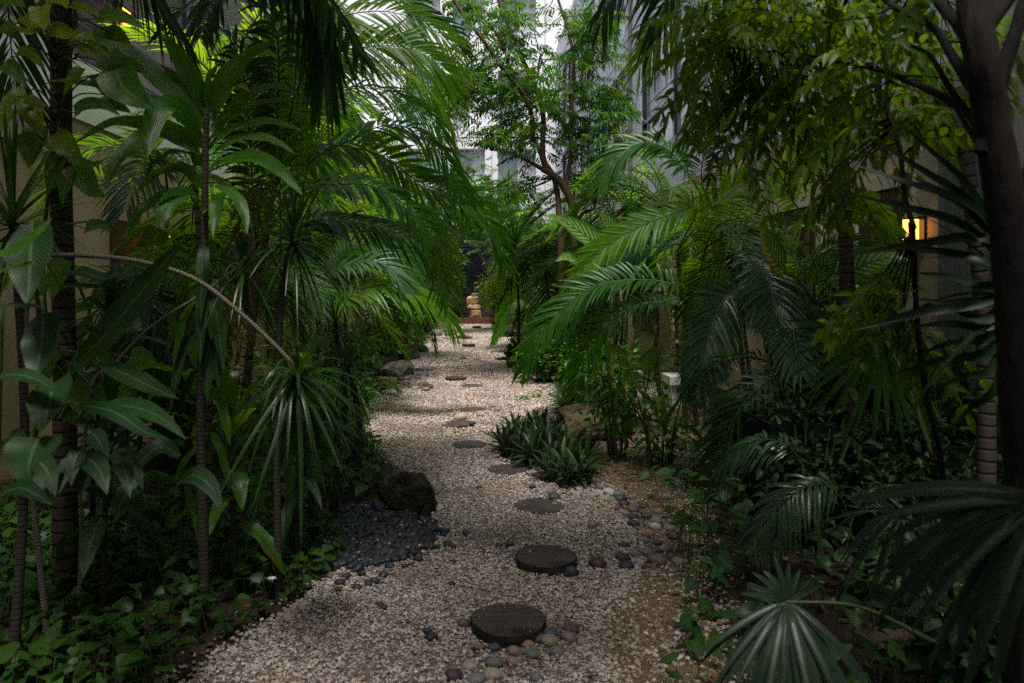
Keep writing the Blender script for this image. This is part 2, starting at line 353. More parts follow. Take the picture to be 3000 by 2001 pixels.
M['sand']=surf_mat('sandy_grit_bed',[(.3,(.06,.038,.022)),(.55,(.155,.10,.06)),(.8,(.26,.185,.12))],40,9,.95,.8,.008,bscale=160)
M['pebble']=surf_mat('river_pebble_stone',[(.3,(.78,.78,.78)),(.55,(1,1,1)),(.75,(1.2,1.17,1.12))],30,7,.55,.12,.002,objcol=True,bscale=120)
M['wood']=surf_mat('weathered_dark_wood',[(.25,(.012,.009,.008)),(.45,(.04,.028,.022)),(.6,(.075,.052,.04)),(.8,(.13,.095,.075))],6,9,.75,.7,.006,stretch=(1,7,3),bscale=9,second=((.012,.010,.010),3.,.56,.66))
M['woodg']=surf_mat('weathered_grey_wood',[(.25,(.02,.015,.014)),(.45,(.05,.037,.034)),(.7,(.09,.068,.06)),(.85,(.14,.11,.10))],6,9,.85,.7,.006,stretch=(1,6,3),bscale=9,second=((.025,.02,.018),3.,.58,.7))
M['rim']=surf_mat('charred_wood_rim',[(.3,(.006,.005,.005)),(.7,(.03,.022,.018))],18,6,.9,.6,.008)
M['mossrock']=surf_mat('mossy_boulder_stone',[(.3,(.014,.011,.007)),(.48,(.035,.028,.017)),(.6,(.10,.09,.055)),(.8,(.26,.25,.18))],9,11,.9,1.,.03,second=((.022,.030,.008),4.,.48,.62))
M['tanrock']=surf_mat('tan_rock_stone',[(.3,(.06,.042,.02)),(.55,(.17,.125,.07)),(.8,(.32,.25,.15))],9,10,.9,1.,.03,second=((.04,.05,.015),4.5,.47,.62))
M['greyrock']=surf_mat('pale_grey_rock',[(.3,(.07,.06,.045)),(.5,(.23,.21,.17)),(.75,(.42,.40,.34))],9,9,.9,.9,.03,second=((.04,.05,.02),4.,.56,.7))
M['goldrock']=surf_mat('golden_sandstone',[(.3,(.17,.095,.045)),(.5,(.38,.25,.13)),(.7,(.52,.38,.23))],6,10,.9,1.,.03,second=((.16,.12,.08),5.,.52,.66))
M['white']=surf_mat('white_render',[(.3,(.68,.68,.69)),(.5,(.77,.77,.78)),(.7,(.82,.82,.83))],1.2,8,.85,.15,.01,stretch=(1,1,.22),bscale=80)
M['conc']=surf_mat('board_marked_concrete',[(.3,(.40,.39,.41)),(.48,(.60,.59,.62)),(.75,(.74,.73,.76))],1.6,9,.85,.25,.01,stretch=(3,3,.14),bscale=20)
M['greyconc']=surf_mat('grey_column_concrete',[(.3,(.10,.094,.09)),(.7,(.20,.19,.185))],3,9,.9,.3,.01,stretch=(4,4,.3),bscale=30)
M['tan']=surf_mat('tan_stucco',[(.3,(.36,.25,.165)),(.55,(.44,.32,.22)),(.75,(.50,.375,.265))],1.4,8,.9,.25,.006,bscale=140)
M['cream']=surf_mat('cream_frame_paint',[(.3,(.42,.35,.26)),(.7,(.52,.44,.34))],3,6,.7,.1,.004)
M['doorwood']=surf_mat('dark_red_door_wood',[(.3,(.028,.009,.006)),(.6,(.065,.02,.013)),(.8,(.09,.032,.02))],5,7,.5,.2,.004,stretch=(6,6,.5))
M['steel']=plain('dark_painted_steel',(.018,.020,.028),.35)
M['frame']=plain('dark_window_frame',(.02,.026,.034),.3)
M['wire']=plain('steel_cable',(.25,.25,.26),.35,.8)
M['glass']=plain('window_pane_glass',(.30,.34,.37),.04,0,spec=1.0)
M['dglass']=plain('dark_pane_glass',(.02,.022,.022),.05,0,spec=1.0)
M['blind']=surf_mat('pale_window_blind',[(.3,(.72,.73,.75)),(.7,(.80,.81,.83))],2,3,.6,.0)
M['slate']=surf_mat('dark_slate_courses',[(.3,(.006,.006,.009)),(.5,(.016,.016,.022)),(.75,(.05,.05,.064))],6,7,.45,.9,.03,stretch=(1,1,9),bscale=7)
M['rust']=surf_mat('rusty_steel_edge',[(.3,(.05,.018,.010)),(.6,(.12,.042,.022)),(.8,(.17,.07,.035))],5,8,.8,.3,.005)
M['water']=plain('dark_pool_water',(.01,.014,.016),.05,0,spec=.8)
M['planter']=surf_mat('black_planter_fibre',[(.3,(.003,.003,.003)),(.7,(.008,.008,.008))],5,6,.9,.15,.004,spec=.15)
M['lampmetal']=plain('bronze_lamp_metal',(.03,.022,.016),.4,.6)
M['lampglow']=plain('lit_amber_glass',(.9,.5,.15),.4,0,(1.,.40,.06),3.2)
M['red']=plain('red_enamel',(.20,.010,.012),.3)
M['bluewhite']=plain('blue_label_print',(.05,.06,.20),.5)
M['paper']=plain('white_label_print',(.55,.55,.58),.6)
M['petal']=plain('white_petal',(.75,.75,.80),.5)
M['pink']=plain('magenta_petal',(.55,.03,.16),.5)
M['litter']=surf_mat('dry_leaf_litter',[(0,(.05,.025,.012)),(.4,(.14,.07,.03)),(.7,(.24,.14,.05)),(1,(.30,.22,.07))],20,4,.8,.2,.004,attr=True)
M['dead']=leaf_mat('dead_palm_leaf',(.11,.06,.025),(.20,.12,.05),(.16,.09,.03),(.25,.15,.05),.25,.7)
M['cable']=plain('white_cable',(.6,.6,.6),.4)
EXPO=0.7
# ------------------------------------------------------------------ world, sun, camera
SUN_EL, SUN_AZ = 69.0, 180.0      # azimuth clockwise from +Y: high and behind the camera
w=bpy.data.worlds.new('World'); sc.world=w; w.use_nodes=True
nt=w.node_tree; bg=nt.nodes['Background']; sky=nt.nodes.new('ShaderNodeTexSky'); sky.sky_type='NISHITA'; sky.sun_disc=False
sky.sun_elevation=R(SUN_EL); sky.sun_rotation=R(SUN_AZ); sky.air_density=1.0; sky.dust_density=4.0; sky.ozone_density=1.0
nt.links.new(sky.outputs[0],bg.inputs[0]); bg.inputs[1].default_value=.115
ld=bpy.data.lights.new('sun','SUN'); ld.energy=3.0; ld.angle=R(16); ld.color=(1,.97,.93)
sun=bpy.data.objects.new('sun',ld); COL.objects.link(sun)
sd=Vector((math.sin(R(SUN_AZ))*math.cos(R(SUN_EL)), math.cos(R(SUN_AZ))*math.cos(R(SUN_EL)), math.sin(R(SUN_EL))))
sun.rotation_euler=sd.to_track_quat('Z','Y').to_euler(); sun.location=sd*30
cd=bpy.data.cameras.new('camera'); cam=bpy.data.objects.new('camera',cd); COL.objects.link(cam); sc.camera=cam
cam.location=(0,0,EYE); cam.rotation_euler=(R(90),0,0)
cd.sensor_width=36; cd.lens=FPX/2351*36; cd.shift_x=(1175.5-CX)/2351; cd.shift_y=-(784-CY)/2351
cd.clip_start=.05; cd.clip_end=600
cd.dof.use_dof=True; cd.dof.focus_distance=8.0; cd.dof.aperture_fstop=2.9
sc.view_settings.view_transform='Standard'; sc.view_settings.look='None'; sc.view_settings.exposure=EXPO; sc.view_settings.gamma=1
try:
    sc.cycles.use_denoising=False; sc.cycles.use_adaptive_sampling=True; sc.cycles.adaptive_threshold=.01
    sc.cycles.max_bounces=10; sc.cycles.diffuse_bounces=3; sc.cycles.transmission_bounces=8; sc.cycles.glossy_bounces=3
    sc.cycles.sample_clamp_indirect=6
except Exception as e: print(e)

# ------------------------------------------------------------------ ground
def sheet(name,pts,z,m,n=1):
    bm=bmesh.new(); vs=[bm.verts.new((p[0],p[1],z)) for p in pts]; bm.faces.new(vs); bmesh.ops.recalc_face_normals(bm,faces=bm.faces)
    me=bpy.data.meshes.new(name); bm.to_mesh(me); bm.free(); me.materials.append(m)
    if me.polygons[0].normal.z<0: me.flip_normals()
    o=bpy.data.objects.new(name,me); COL.objects.link(o); tag(o,kind='structure'); return o
sheet('ground',[(-80,-60),(80,-60),(80,140),(-80,140)],0,M['soil'])
PATH=[G(*p)[:2] for p in [(1030,745),(1000,768),(985,785),(960,812),(930,848),(860,876),(800,892),(790,925),(850,955),(858,1000),(905,1060),(985,1120),(1010,1180),(905,1210),(770,1290),(700,1380),(560,1470),(430,1568),(380,1700),(1480,1700),(1420,1568),(1360,1460),(1420,1380),(1470,1290),(1440,1200),(1390,1130),(1240,1110),(1140,1060),(1150,985),(1230,935),(1300,935),(1400,915),(1570,905),(1560,885),(1400,878),(1270,876),(1190,862),(1180,820),(1185,790),(1140,762),(1125,745)]]
SAND=[G(*p)[:2] for p in [(1240,1060),(1390,1120),(1440,1200),(1470,1290),(1420,1380),(1360,1460),(1420,1568),(1480,1700),(1760,1700),(1680,1560),(1640,1440),(1610,1330),(1600,1250),(1590,1180),(1560,1100),(1640,1060),(1700,1010),(1640,960),(1580,930),(1560,890),(1400,915),(1420,960),(1380,1010)]]
sheet('gravel_path',PATH,.004,M['pathbase'])
sheet('sandy_path_edge',SAND,.008,M['sand'])

def inside(poly,x,y):
    c=np.zeros(len(x),bool); p=np.asarray(poly); j=len(p)-1
    for i in range(len(p)):
        xi,yi,xj,yj=p[i,0],p[i,1],p[j,0],p[j,1]
        c^=((yi>y)!=(yj>y))&(x<(xj-xi)*(y-yi)/(yj-yi+1e-12)+xi); j=i
    return c
def scatter(poly,dens,ymin=-9,ymax=99):
    p=np.asarray(poly); a,b=p.min(0),p.max(0); a=a.copy(); b=b.copy(); a[1]=max(a[1],ymin); b[1]=min(b[1],ymax)
    if b[1]<=a[1]: return np.zeros((0,2))
    n=int(dens*(b-a).prod()); q=rng.uniform(a,b,(n,2)); return q[inside(poly,q[:,0],q[:,1])]

DISCS=[]   # cx cy width raise kind
for d in [(1168,1422,172,.050,0),(1253,1276,141,.048,0),(1237,1165,114,.012,1),(1166,1080,95,.008,1),(1078,1023,80,.010,0),(1053,976,75,.018,1),(1084,942,66,.010,1),(1085,887,52,.010,1),(1046,866,49,.045,0),(1156,822,40,.045,0),(1160,810,35,.012,1),(1125,800,28,.008,1),(1076,790,31,.075,0),(1033,766,26,.06,0),(1076,758,21,.01,1),(1029,778,28,.01,1),(1095,749,20,.08,0)]:
    g=G(d[0],d[1]); Y=g[1]; 
    if d[3]>.03:                                  # the top of a raised round is what the photograph shows
        Y=(EYE-d[3])*FPX/(d[1]-CY); g=np.array([(d[0]-CX)/FPX*Y,Y,0])
    DISCS.append((g,d[2]/FPX*Y/2,d[3],d[4]))
ROCKS=[]   # x y r kept free of gravel

IV,IF=None,None
def ico(sub):
    bm=bmesh.new(); bmesh.ops.create_icosphere(bm,subdivisions=sub,radius=1); bm.verts.index_update()
    v=np.array([x.co[:] for x in bm.verts]); f=np.array([[x.index for x in fc.verts] for fc in bm.faces]); bm.free(); return v,f
IV,IF=ico(1)
def stones(mb,xy,dia,flat=.7,zf=.25,rough=.22):
    n=len(xy)
    if n==0: return
    q=rng.normal(size=(n,4)); q/=np.linalg.norm(q,axis=1,keepdims=True); a,b,c,d=q.T
    Rm=np.stack([np.stack([1-2*(c*c+d*d),2*(b*c-a*d),2*(b*d+a*c)],-1),np.stack([2*(b*c+a*d),1-2*(b*b+d*d),2*(c*d-a*b)],-1),np.stack([2*(b*d-a*c),2*(c*d+a*b),1-2*(b*b+c*c)],-1)],1)
    v=IV[None]*(1+rng.uniform(-rough,rough,(n,len(IV),1)))*rng.uniform(.6,1.15,(n,1,3))*np.array([1,.8,.62])
    v=np.einsum('nij,nkj->nki',Rm,v)*(dia/2)[:,None,None]; v[...,2]*=flat
    v[...,0]+=xy[:,0,None]; v[...,1]+=xy[:,1,None]; v[...,2]+=(dia*zf*rng.uniform(.3,1.6,n))[:,None]+.004
    f=(np.arange(n)[:,None,None]*len(IV)+IF[None]).reshape(-1,3)
    mb.add(v,tris=f,var=np.repeat(rng.random(n),len(IV)))
def clear(xy,extra=0.):
    k=np.ones(len(xy),bool)
    for g,r,_,_ in DISCS: k&=np.hypot(xy[:,0]-g[0],xy[:,1]-g[1])>r*1.0
    return xy[k]
mb=MB()
for y0,y1,den,d0,d1 in ((2.3,4.2,6500,.011,.029),(4.2,7.2,4600,.012,.030),(7.2,13,2100,.017,.038),(13,28,800,.03,.05)):
    xy=clear(scatter(PATH,den,y0,y1)); dd=d0+(d1-d0)*rng.random(len(xy))**1.6
    stones(mb,xy,dd)
o=mb.build('gravel',M['gravel'],smooth=False); tag(o,'pale pink and cream gravel covering the winding path','gravel',kind='stuff')
mb=MB()
xy=scatter(SAND,9000,2.3,5.0); stones(mb,xy,.007+.011*rng.random(len(xy))**2); xy=scatter(SAND,4000,5,6.0); stones(mb,xy,.005+.010*rng.random(len(xy))**2)
xy=scatter(SAND,1800,6.0,11); stones(mb,xy,.012+.014*rng.random(len(xy))**2)
xy=scatter(SAND,90,2.3,9); stones(mb,xy,.016+.022*rng.random(len(xy)))
xs=SAND
o=mb.build('grit',M['sandstone_bits'],smooth=False); tag(o,'fine orange grit beside the gravel on the right','grit',kind='stuff')
# a ragged fringe of gravel on the soil
mb=MB()
xy=scatter(SAND,700,2.3,9); cl=np.array([mnoise.noise(Vector((a*2.5,b_*2.5,0))) for a,b_ in xy]); xy=xy[rng.random(len(xy))<.5+cl*1.3]; stones(mb,xy,.009+.016*rng.random(len(xy)))
fr=[]
pp=np.asarray(PATH)
for i in range(len(pp)-1):
    a,b=pp[i],pp[i+1]; n=int(np.linalg.norm(b-a)*420); fr.append(a+(b-a)*rng.random((n,1))+rng.normal(0,.13,(n,2))*rng.random((n,1)))
xy=clear(np.concatenate(fr)); xy=xy[xy[:,1]>2.3]; stones(mb,xy,.014+.02*rng.random(len(xy)))
pp=np.asarray(SAND); fr=[]
for i in range(len(pp)-1):
    a,b=pp[i],pp[i+1]; n=int(np.linalg.norm(b-a)*500); fr.append(a+(b-a)*rng.random((n,1))+rng.normal(0,.16,(n,2))*rng.random((n,1)))
xy=clear(np.concatenate(fr)); xy=xy[xy[:,1]>2.3]; stones(mb,xy,.008+.022*rng.random(len(xy))**2)
for cx_,cy_,n_ in ((1600,1440,90),(1540,1500,70),(1650,1400,60),(1560,1330,60),(1610,1300,50),(1480,1530,60)):
    g_=G(cx_,cy_)[:2]; xy=g_+rng.normal(0,.09,(n_,2)); stones(mb,xy,.018+.022*rng.random(n_))
o=mb.build('stray_gravel',M['gravel'],smooth=False); tag(o,'stray pale gravel scattered along the path edges','gravel',kind='stuff')

# ------------------------------------------------------------------ stepping rounds
DL=['thick dark wooden round nearest the camera, ringed by river pebbles','thick dark wooden round with a blue stone against its right edge','flat grey wooden round just beyond the two thick dark ones','purplish cracked round half tucked under the boat lily clump','dark flat round level with the back of the boat lily clump','brown flat round with a small blue stone on its right rim','pale grey round with pebbles on either side, in the widest gravel','thin grey round just in front of a raised black one','raised black round standing alone left of the path middle','black raised round tight against the right path edge','thin grey round behind the black one at the right path edge','faint grey round sunk in the gravel by the right path edge','thick brown block-like round in the middle of the far path','dark thick round at the far left edge of the path','flat grey round on the last stretch before the pool','flat dark slab by the left plants in the far path','small brown block nearest the pool edge']
for i,(g,r,h,k) in enumerate(DISCS):
    t=thing('stepping_round',DL[i],'stepping round',(g[0],g[1],0),'wooden rounds laid as stepping stones')
    n=56; th=np.linspace(0,2*np.pi,n,endpoint=False); wob=1+.025*np.sin(th*3+i)+.018*np.sin(th*5+2*i)+rng.normal(0,.009,n)-.05*np.clip(np.sin(th*2+i*1.7)-.9,0,1)*10*.4
    def ring(rr,z): return np.stack([g[0]+np.cos(th)*r*rr*wob,g[1]+np.sin(th)*r*rr*wob,np.full(n,z)],-1)
    top=MB(); rs=[0.001,.2,.4,.6,.8,.93,.985]
    V=np.concatenate([ring(a,h+.004+.0015*np.sin(a*9+i)-(.002 if a>.97 else 0)) for a in rs])
    a=np.arange(len(rs)-1)[:,None]*n; j=np.arange(n)[None]; q=np.stack([a+j,a+(j+1)%n,a+n+(j+1)%n,a+n+j],-1)
    top.add(V,q[...,::-1]); top.build('top_face',M['woodg'] if k else M['wood'],t)
    rim=MB(); zs=[(.985,h+.002),(1.0,h-.004),(1.008,h*.5),(.995,-.02)]
    V=np.concatenate([ring(a,z)+rng.normal(0,.0015,(n,3)) for a,z in zs])
    a=np.arange(len(zs)-1)[:,None]*n; q=np.stack([a+j,a+(j+1)%n,a+n+(j+1)%n,a+n+j],-1)
    rim.add(V,q[...,::-1]); rim.build('bark_rim',M['rim'],t)
mb=MB()
for g_,r_,h_,k_ in DISCS[:10]:
    n_=random.randint(4,9); a_=rng.uniform(0,6.28,n_); q_=g_[:2]+np.stack([np.cos(a_),np.sin(a_)],1)*(r_*(.55+.4*rng.random(n_)))[:,None]; m2=MB(); stones(m2,q_,.008+.010*rng.random(n_))
    if m2.v: mb.add(m2.v[0]+np.array([0,0,h_+.001]),tris=m2.t[0],var=m2.va[0])
tag(mb.build('gravel_crumbs',M['gravel'],smooth=False),'pale gravel crumbs strayed onto the wooden rounds','gravel',kind='stuff')
# curled bark strip far along the path
mb=MB(); g=G(1064,779); tube(mb,[g+(-.24,.05,.03),g+(-.08,0,.07),g+(.1,-.03,.06),g+(.24,.0,.04)],[.03,.05,.05,.03],9,20,wob=.15)
tag(mb.build('bark_strip',M['bark'],loc=g),'curled reddish bark strip lying across the far gravel','bark')

# ------------------------------------------------------------------ pebbles
PEB=[]
v3,f3=ico(3)
for s in range(5):
    vv=v3.copy()
    for i,p in enumerate(vv):
        k=1+.16*mnoise.noise(Vector(p)*1.1+Vector((s*7.3,0,0)))+.05*mnoise.noise(Vector(p)*2.6+Vector((0,s*5.1,0)))
        vv[i]=p*k
    vv=np.sign(vv)*np.abs(vv)**.93
    m_=MB(); m_.add(vv,tris=f3); me=m_.mesh('pebble_shape'); me.materials.append(M['pebble']); PEB.append(me)
CC={'black':(.028,.031,.040),'blue':(.070,.095,.125),'dark blue':(.030,.042,.060),'grey':(.17,.17,.165),'tan':(.30,.245,.18),'purple':(.115,.080,.090),'dark purple':(.050,.034,.042),'maroon':(.085,.040,.038),'salmon':(.36,.215,.16),'brown':(.20,.155,.125),'olive':(.055,.05,.035),'pale':(.42,.39,.35),'mauve':(.19,.145,.15),'dark grey':(.055,.055,.06)}
def pebble(x,y,z,a,b,h,col,label,group,rz=None,name='pebble',sl=.12):
    me=PEB[random.randrange(5)]; o=bpy.data.objects.new(name,me); COL.objects.link(o)
    o.location=(x,y,z); o.scale=(a,b,h); o.rotation_euler=(random.gauss(0,sl),random.gauss(0,sl),random.uniform(-.5,.5) if rz is None else rz)
    c=CC[col]; k=random.uniform(.85,1.2); o.color=(c[0]*k,c[1]*k,c[2]*k,1)
    return tag(o,label,'pebble',group)
front=[(800,1170,95,75,'purple','against the left rim of the nearest wooden round'),(885,1315,85,95,'tan','below the left front of the nearest wooden round'),(1000,1320,90,100,'blue','in front of the nearest wooden round, second from the left'),(1105,1295,125,75,'grey','touching the front rim of the nearest wooden round'),(1225,1315,95,70,'salmon','in front of the nearest wooden round'),(1285,1275,105,70,'blue','touching the right front rim of the nearest wooden round'),(1370,1240,115,85,'blue','largest blue, right of the nearest wooden round'),(1365,1297,125,60,'tan','long one below the blue pair by the nearest wooden round'),(1505,1215,110,60,'purple','rightmost of the ring round the nearest wooden round'),(1490,1270,115,70,'brown','below the purple pebble right of the nearest wooden round'),(1567,1270,45,60,'tan','tiny one at the right end of the ring of pebbles'),(1415,1355,110,80,'grey','lone one at the right front of the pebble ring'),(1135,1357,110,75,'brown','under a small green sprig in the pebble ring'),(1250,1380,110,60,'grey','flat one in the ring second row'),(1125,1428,100,60,'salmon','dull one in the third row of the pebble ring'),(1000,1437,125,80,'grey','broad one in the third row of the pebble ring'),(843,1455,105,90,'tan','round one left of the bottom pebble cluster'),(990,1507,125,90,'tan','large one in the bottom pebble cluster'),(738,1517,120,85,'dark purple','at the left of the bottom pebble cluster'),(880,1548,125,70,'grey','at the very bottom edge of the photo'),(1275,1520,90,80,'grey','half sunk in grit right of the bottom pebble cluster'),(935,1315,40,90,'olive','narrow one standing between tan and blue pebbles')]
adj={'tan':'smooth tan','blue':'smooth slate-blue','grey':'smooth grey','purple':'dusty purple','salmon':'orange-pink','brown':'grey-brown','dark purple':'plum','olive':'dark olive','dark blue':'dark blue','black':'black','maroon':'dark maroon','pale':'pale cream','mauve':'mauve','dark grey':'dark grey'}
def cp(c): return 783.7+.3503*c[0],1018.8+.3503*c[1]
for c in front:
    px,py=cp(c); g=G(px,py+c[3]*.12); a=c[2]*.3503/FPX*g[1]/2
    pebble(g[0],g[1],a*.42,a,a*.80,a*.62,c[4],adj[c[4]]+' pebble '+c[5],'river pebbles ringing the nearest wooden round',rz=random.uniform(-.3,.3))
single=[(1105,655,65,75,'dark blue','blocky dark blue stone left of the second wooden round',.9),(1030,665,50,30,'black','small black pebble beside the blocky blue stone',.6),(935,712,35,25,'black','lone small black pebble left of the second wooden round',.6),(1505,845,110,75,'dark blue','angular dark blue stone at the right front of the second wooden round',.8),(1645,537,80,40,'grey','lone grey pebble between the grit patch and the third wooden round',.6),(1680,790,115,60,'maroon','maroon pebble right of the angular dark blue stone',.62),(1808,1548,50,45,'pale','pale pink pebble in the grit at the bottom edge',.7),(1395,352,80,40,'dark grey','dark grey pebble against the back rim of the third wooden round',.6),(1370,325,80,25,'brown','brown pebble in front of the boat lily clump',.5)]
for c in single:
    px,py=cp(c); g=G(px,py+c[3]*.12); a=c[2]*.3503/FPX*g[1]/2
    pebble(g[0],g[1],a*.45,a,a*.8,a*c[6],c[4],c[5],None,name='stone')
patch=[(1845,750,105,60,'dark purple'),(1870,797,100,70,'dark purple'),(1930,720,95,50,'mauve'),(2015,718,100,50,'mauve'),(2120,695,95,50,'grey'),(2070,770,130,50,'brown'),(2215,775,90,50,'tan'),(2220,695,60,45,'grey'),(1855,665,75,45,'dark grey'),(1820,640,80,55,'tan'),(1980,635,85,40,'grey'),(2065,655,75,40,'dark grey'),(1905,587,90,45,'tan'),(2015,595,90,40,'salmon'),(1915,525,90,60,'maroon'),(2060,515,90,35,'grey'),(2055,550,90,35,'pale'),(1770,492,65,40,'tan'),(1915,487,80,30,'dark grey'),(2000,480,80,40,'dark grey'),(1850,462,80,28,'tan'),(1825,435,75,35,'maroon'),(1910,435,85,40,'purple'),(1850,397,75,30,'dark purple'),(1790,395,60,25,'tan'),(1915,393,50,20,'grey'),(1725,362,70,35,'tan'),(1770,370,70,55,'brown'),(1830,365,90,40,'dark grey'),(1760,330,90,28,'pale'),(1815,338,80,26,'mauve'),(1900,353,60,30,'mauve'),(1650,340,70,40,'tan'),(1665,283,70,35,'grey'),(1255,188,60,30,'tan'),(1320,190,60,30,'salmon'),(1385,195,60,30,'mauve'),(2075,450,70,30,'brown'),(1980,415,70,30,'dark purple'),(2150,560,80,36,'brown'),(2180,620,80,36,'dark grey'),(2240,520,80,36,'mauve'),(2130,480,70,30,'dark grey'),(1950,560,60,26,'mauve')]
for c in patch:
    px,py=cp(c); g=G(px,py+c[3]*.12); a=c[2]*.3503/FPX*g[1]/2
    ex='broad ' if c[2]>=100 else 'little ' if c[2]<=65 else ''
    wh='under the boat lilies' if c[1]<200 else ('at the front of' if c[1]>=690 else 'in the middle of' if c[1]>440 else 'at the back of')+' the loose pebble patch right of the path'
    pebble(g[0],g[1],a*.42,a,a*.78,a*.6,c[4],f'{ex}{adj[c[4]]} pebble {wh}','river pebbles loosely set right of the path',rz=random.uniform(-.35,.35))
# rows of pebbles further along
BACK=[(805,893,1000,892),(880,880,1010,862),(940,852,1010,845),(1180,835,1195,868),(1188,868,1240,885),(1240,885,1420,892),(1420,892,1600,900),(1280,900,1300,905)]
for i,(x0,y0,x1,y1) in enumerate(BACK):
    side='left' if x1<1100 else 'right'
    for k in range([20,12,9,16,10,14,9,3][i]):
        u=random.random(); g=G(x0+(x1-x0)*u+random.gauss(0,5),y0+(y1-y0)*u+random.gauss(0,4)); a=random.uniform(.035,.07)
        col=random.choice(['grey','tan','dark grey','mauve','brown','grey','purple'])
        pebble(g[0],g[1],a*.42,a,a*.75,a*.6,col,f'{adj[col]} pebble in the loose row along the {side} edge of the middle path',f'pebbles edging the middle path on the {side}')
for px,py,wd,col,lb in [(1057,965,33,'tan','long tan pebble behind the brown wooden round'),(1020,978,17,'grey','small blue-grey pebble left of the brown wooden round'),(1085,981,16,'dark blue','small blue stone resting on the rim of the brown wooden round'),(1042,944,16,'brown','brown pebble left of the pale grey wooden round'),(1143,944,20,'grey','grey pebble right of the pale grey wooden round'),(1101,956,18,'salmon','pinkish pebble in front of the pale grey wooden round'),(1140,915,16,'mauve','mauve pebble right of the path middle'),(1145,1003,18,'grey','grey pebble beside the boat lily clump'),(1300,905,14,'dark purple','purple pebble under the hanging frond tips'),(1080,842,11,'dark grey','grey pebble alone in the middle of the far gravel'),(1062,826,14,'dark grey','dark grey pebble left of the far raised rounds'),(1099,826,14,'brown','brown pebble left of the far raised rounds')]:
    g=G(px,py); a=wd/FPX*g[1]/2; z=.03 if 'resting' in lb else 0
    pebble(g[0],g[1],a*.4+z,a,a*.75,a*.6,col,lb,None)
# the black pile
BP=[G(*p)[:2] for p in [(700,1215),(760,1165),(850,1165),(880,1160),(945,1185),(1000,1215),(995,1245),(960,1275),(870,1300),(800,1310),(745,1320),(700,1290)]]
xy=scatter(BP,1900); xy=xy+rng.normal(0,.035,xy.shape)*(rng.random((len(xy),1))<.35)*2
mb=MB(); v2,f2=ico(2)
for p in xy[90:]:
    a=random.uniform(.016,.032); z_=random.uniform(0,6.3); e_=random.gauss(0,.5); v=v2*(1+.08*np.sin(v2[:,[1,2,0]]*3+z_))*np.array([1.35,.9,.62])*a; v=np.stack([v[:,0]*math.cos(z_)-v[:,1]*math.sin(z_),v[:,0]*math.sin(z_)+v[:,1]*math.cos(z_),v[:,2]+e_*.5*v[:,0]],-1)+np.array([p[0],p[1],a*.5+random.uniform(0,.014)]); mb.add(v,tris=f2)
M['blackpeb']=surf_mat('black_pebble_stone',[(.3,(.012,.013,.017)),(.55,(.030,.033,.040)),(.75,(.065,.067,.075))],14,5,.5,.1,.002,bscale=120)
tag(mb.build('black_pebbles',M['blackpeb']),'heap of small smooth black pebbles under the mossy boulder','pebbles',kind='stuff')
for p in xy[:90]:
    a=random.uniform(.020,.036); pebble(p[0],p[1],a*.5+random.uniform(0.0,.02),a*1.35,a*.9,a*.62,'black','smooth black pebble in the dark pile below the mossy boulder','black pebbles heaped below the mossy boulder',rz=random.uniform(0,6),sl=.5)
for px,py in [(1010,1225),(1000,1228),(1018,1232),(985,1255),(960,1290),(945,1300),(930,1305),(905,1290),(895,1305),(880,1325),(860,1340),(845,1345),(925,1265),(1030,1255),(1038,1258),(1020,1260),(1040,1295),(795,1330),(780,1345),(820,1355),(880,1400),(870,1395),(990,1470),(980,1455),(1036,1345),(990,1230),(1070,1229),(1100,1123),(1222,1122)]:
    g=G(px,py); a=random.uniform(.016,.03); pebble(g[0],g[1],a*.5,a*1.1,a*.85,a*.7,'black','stray black pebble scattered on pale gravel in front of the dark pile','stray black pebbles on the gravel')
mb=MB(); xy=scatter(BP,260); m2=MB(); stones(mb,xy,.012+.016*rng.random(len(xy)),zf=1.6); tag(mb.build('gravel_crumbs',M['gravel'],smooth=False),'pale gravel crumbs fallen among the black pebbles','gravel',kind='stuff')

# ------------------------------------------------------------------ rocks
def rock(name,label,c,sz,m,seed,rz=0,amp=.22,cat='rock',squash=.85,sub=5,parent=None):
    v,f=ico(sub); s=Vector((seed*3.7,seed*1.9,seed*.7)); out=[]; rr=random.Random(seed); pl=[(Vector((rr.gauss(0,1),rr.gauss(0,1),rr.gauss(.2,.8))).normalized(),rr.uniform(.62,.88)) for _ in range(11)]
    for p in v:
        p=Vector(p)
        for q_,dd_ in pl: p=p-q_*max(0,p.dot(q_)-dd_)*.9
        k=1+.55*amp*mnoise.noise(p*1.2+s)+amp*.5*mnoise.noise(p*2.7+s)+amp*.18*mnoise.noise(p*7+s)+.05*amp*mnoise.noise(p*16+s)
        out.append(p*k)
    v=np.array([p[:] for p in out]); v=np.sign(v)*np.abs(v)**squash
    v=v*np.array(sz); cc,ss=math.cos(rz),math.sin(rz); v=np.stack([v[:,0]*cc-v[:,1]*ss,v[:,0]*ss+v[:,1]*cc,v[:,2]],-1)+np.array(c)
    mb=MB(); mb.add(v,tris=f)
    o=mb.build(name,m,parent,loc=None if parent is not None else (c[0],c[1],c[2]))
    if parent is None: tag(o,label,cat)
    return o
g=G(945,1185); rock('boulder','mossy brown boulder at the left bend of the gravel path',(g[0]-.02,g[1]+.10,.12),(.215,.15,.165),M['mossrock'],3,-.35)
g=G(815,1173); rock('stone','large dark blue-black stone on the pebble pile by the boulder',(G(870,1180)[0],G(870,1180)[1],.05),(.06,.05,.045),M['pebble'],8,0,.1,'stone',sub=4).color=(.03,.035,.045,1)
g=G(977,1192); rock('stone','upright pointed black stone against the front of the boulder',(g[0],g[1],.04),(.04,.032,.062),M['pebble'],9,.2,.16,'stone',sub=4).color=(.022,.024,.03,1)
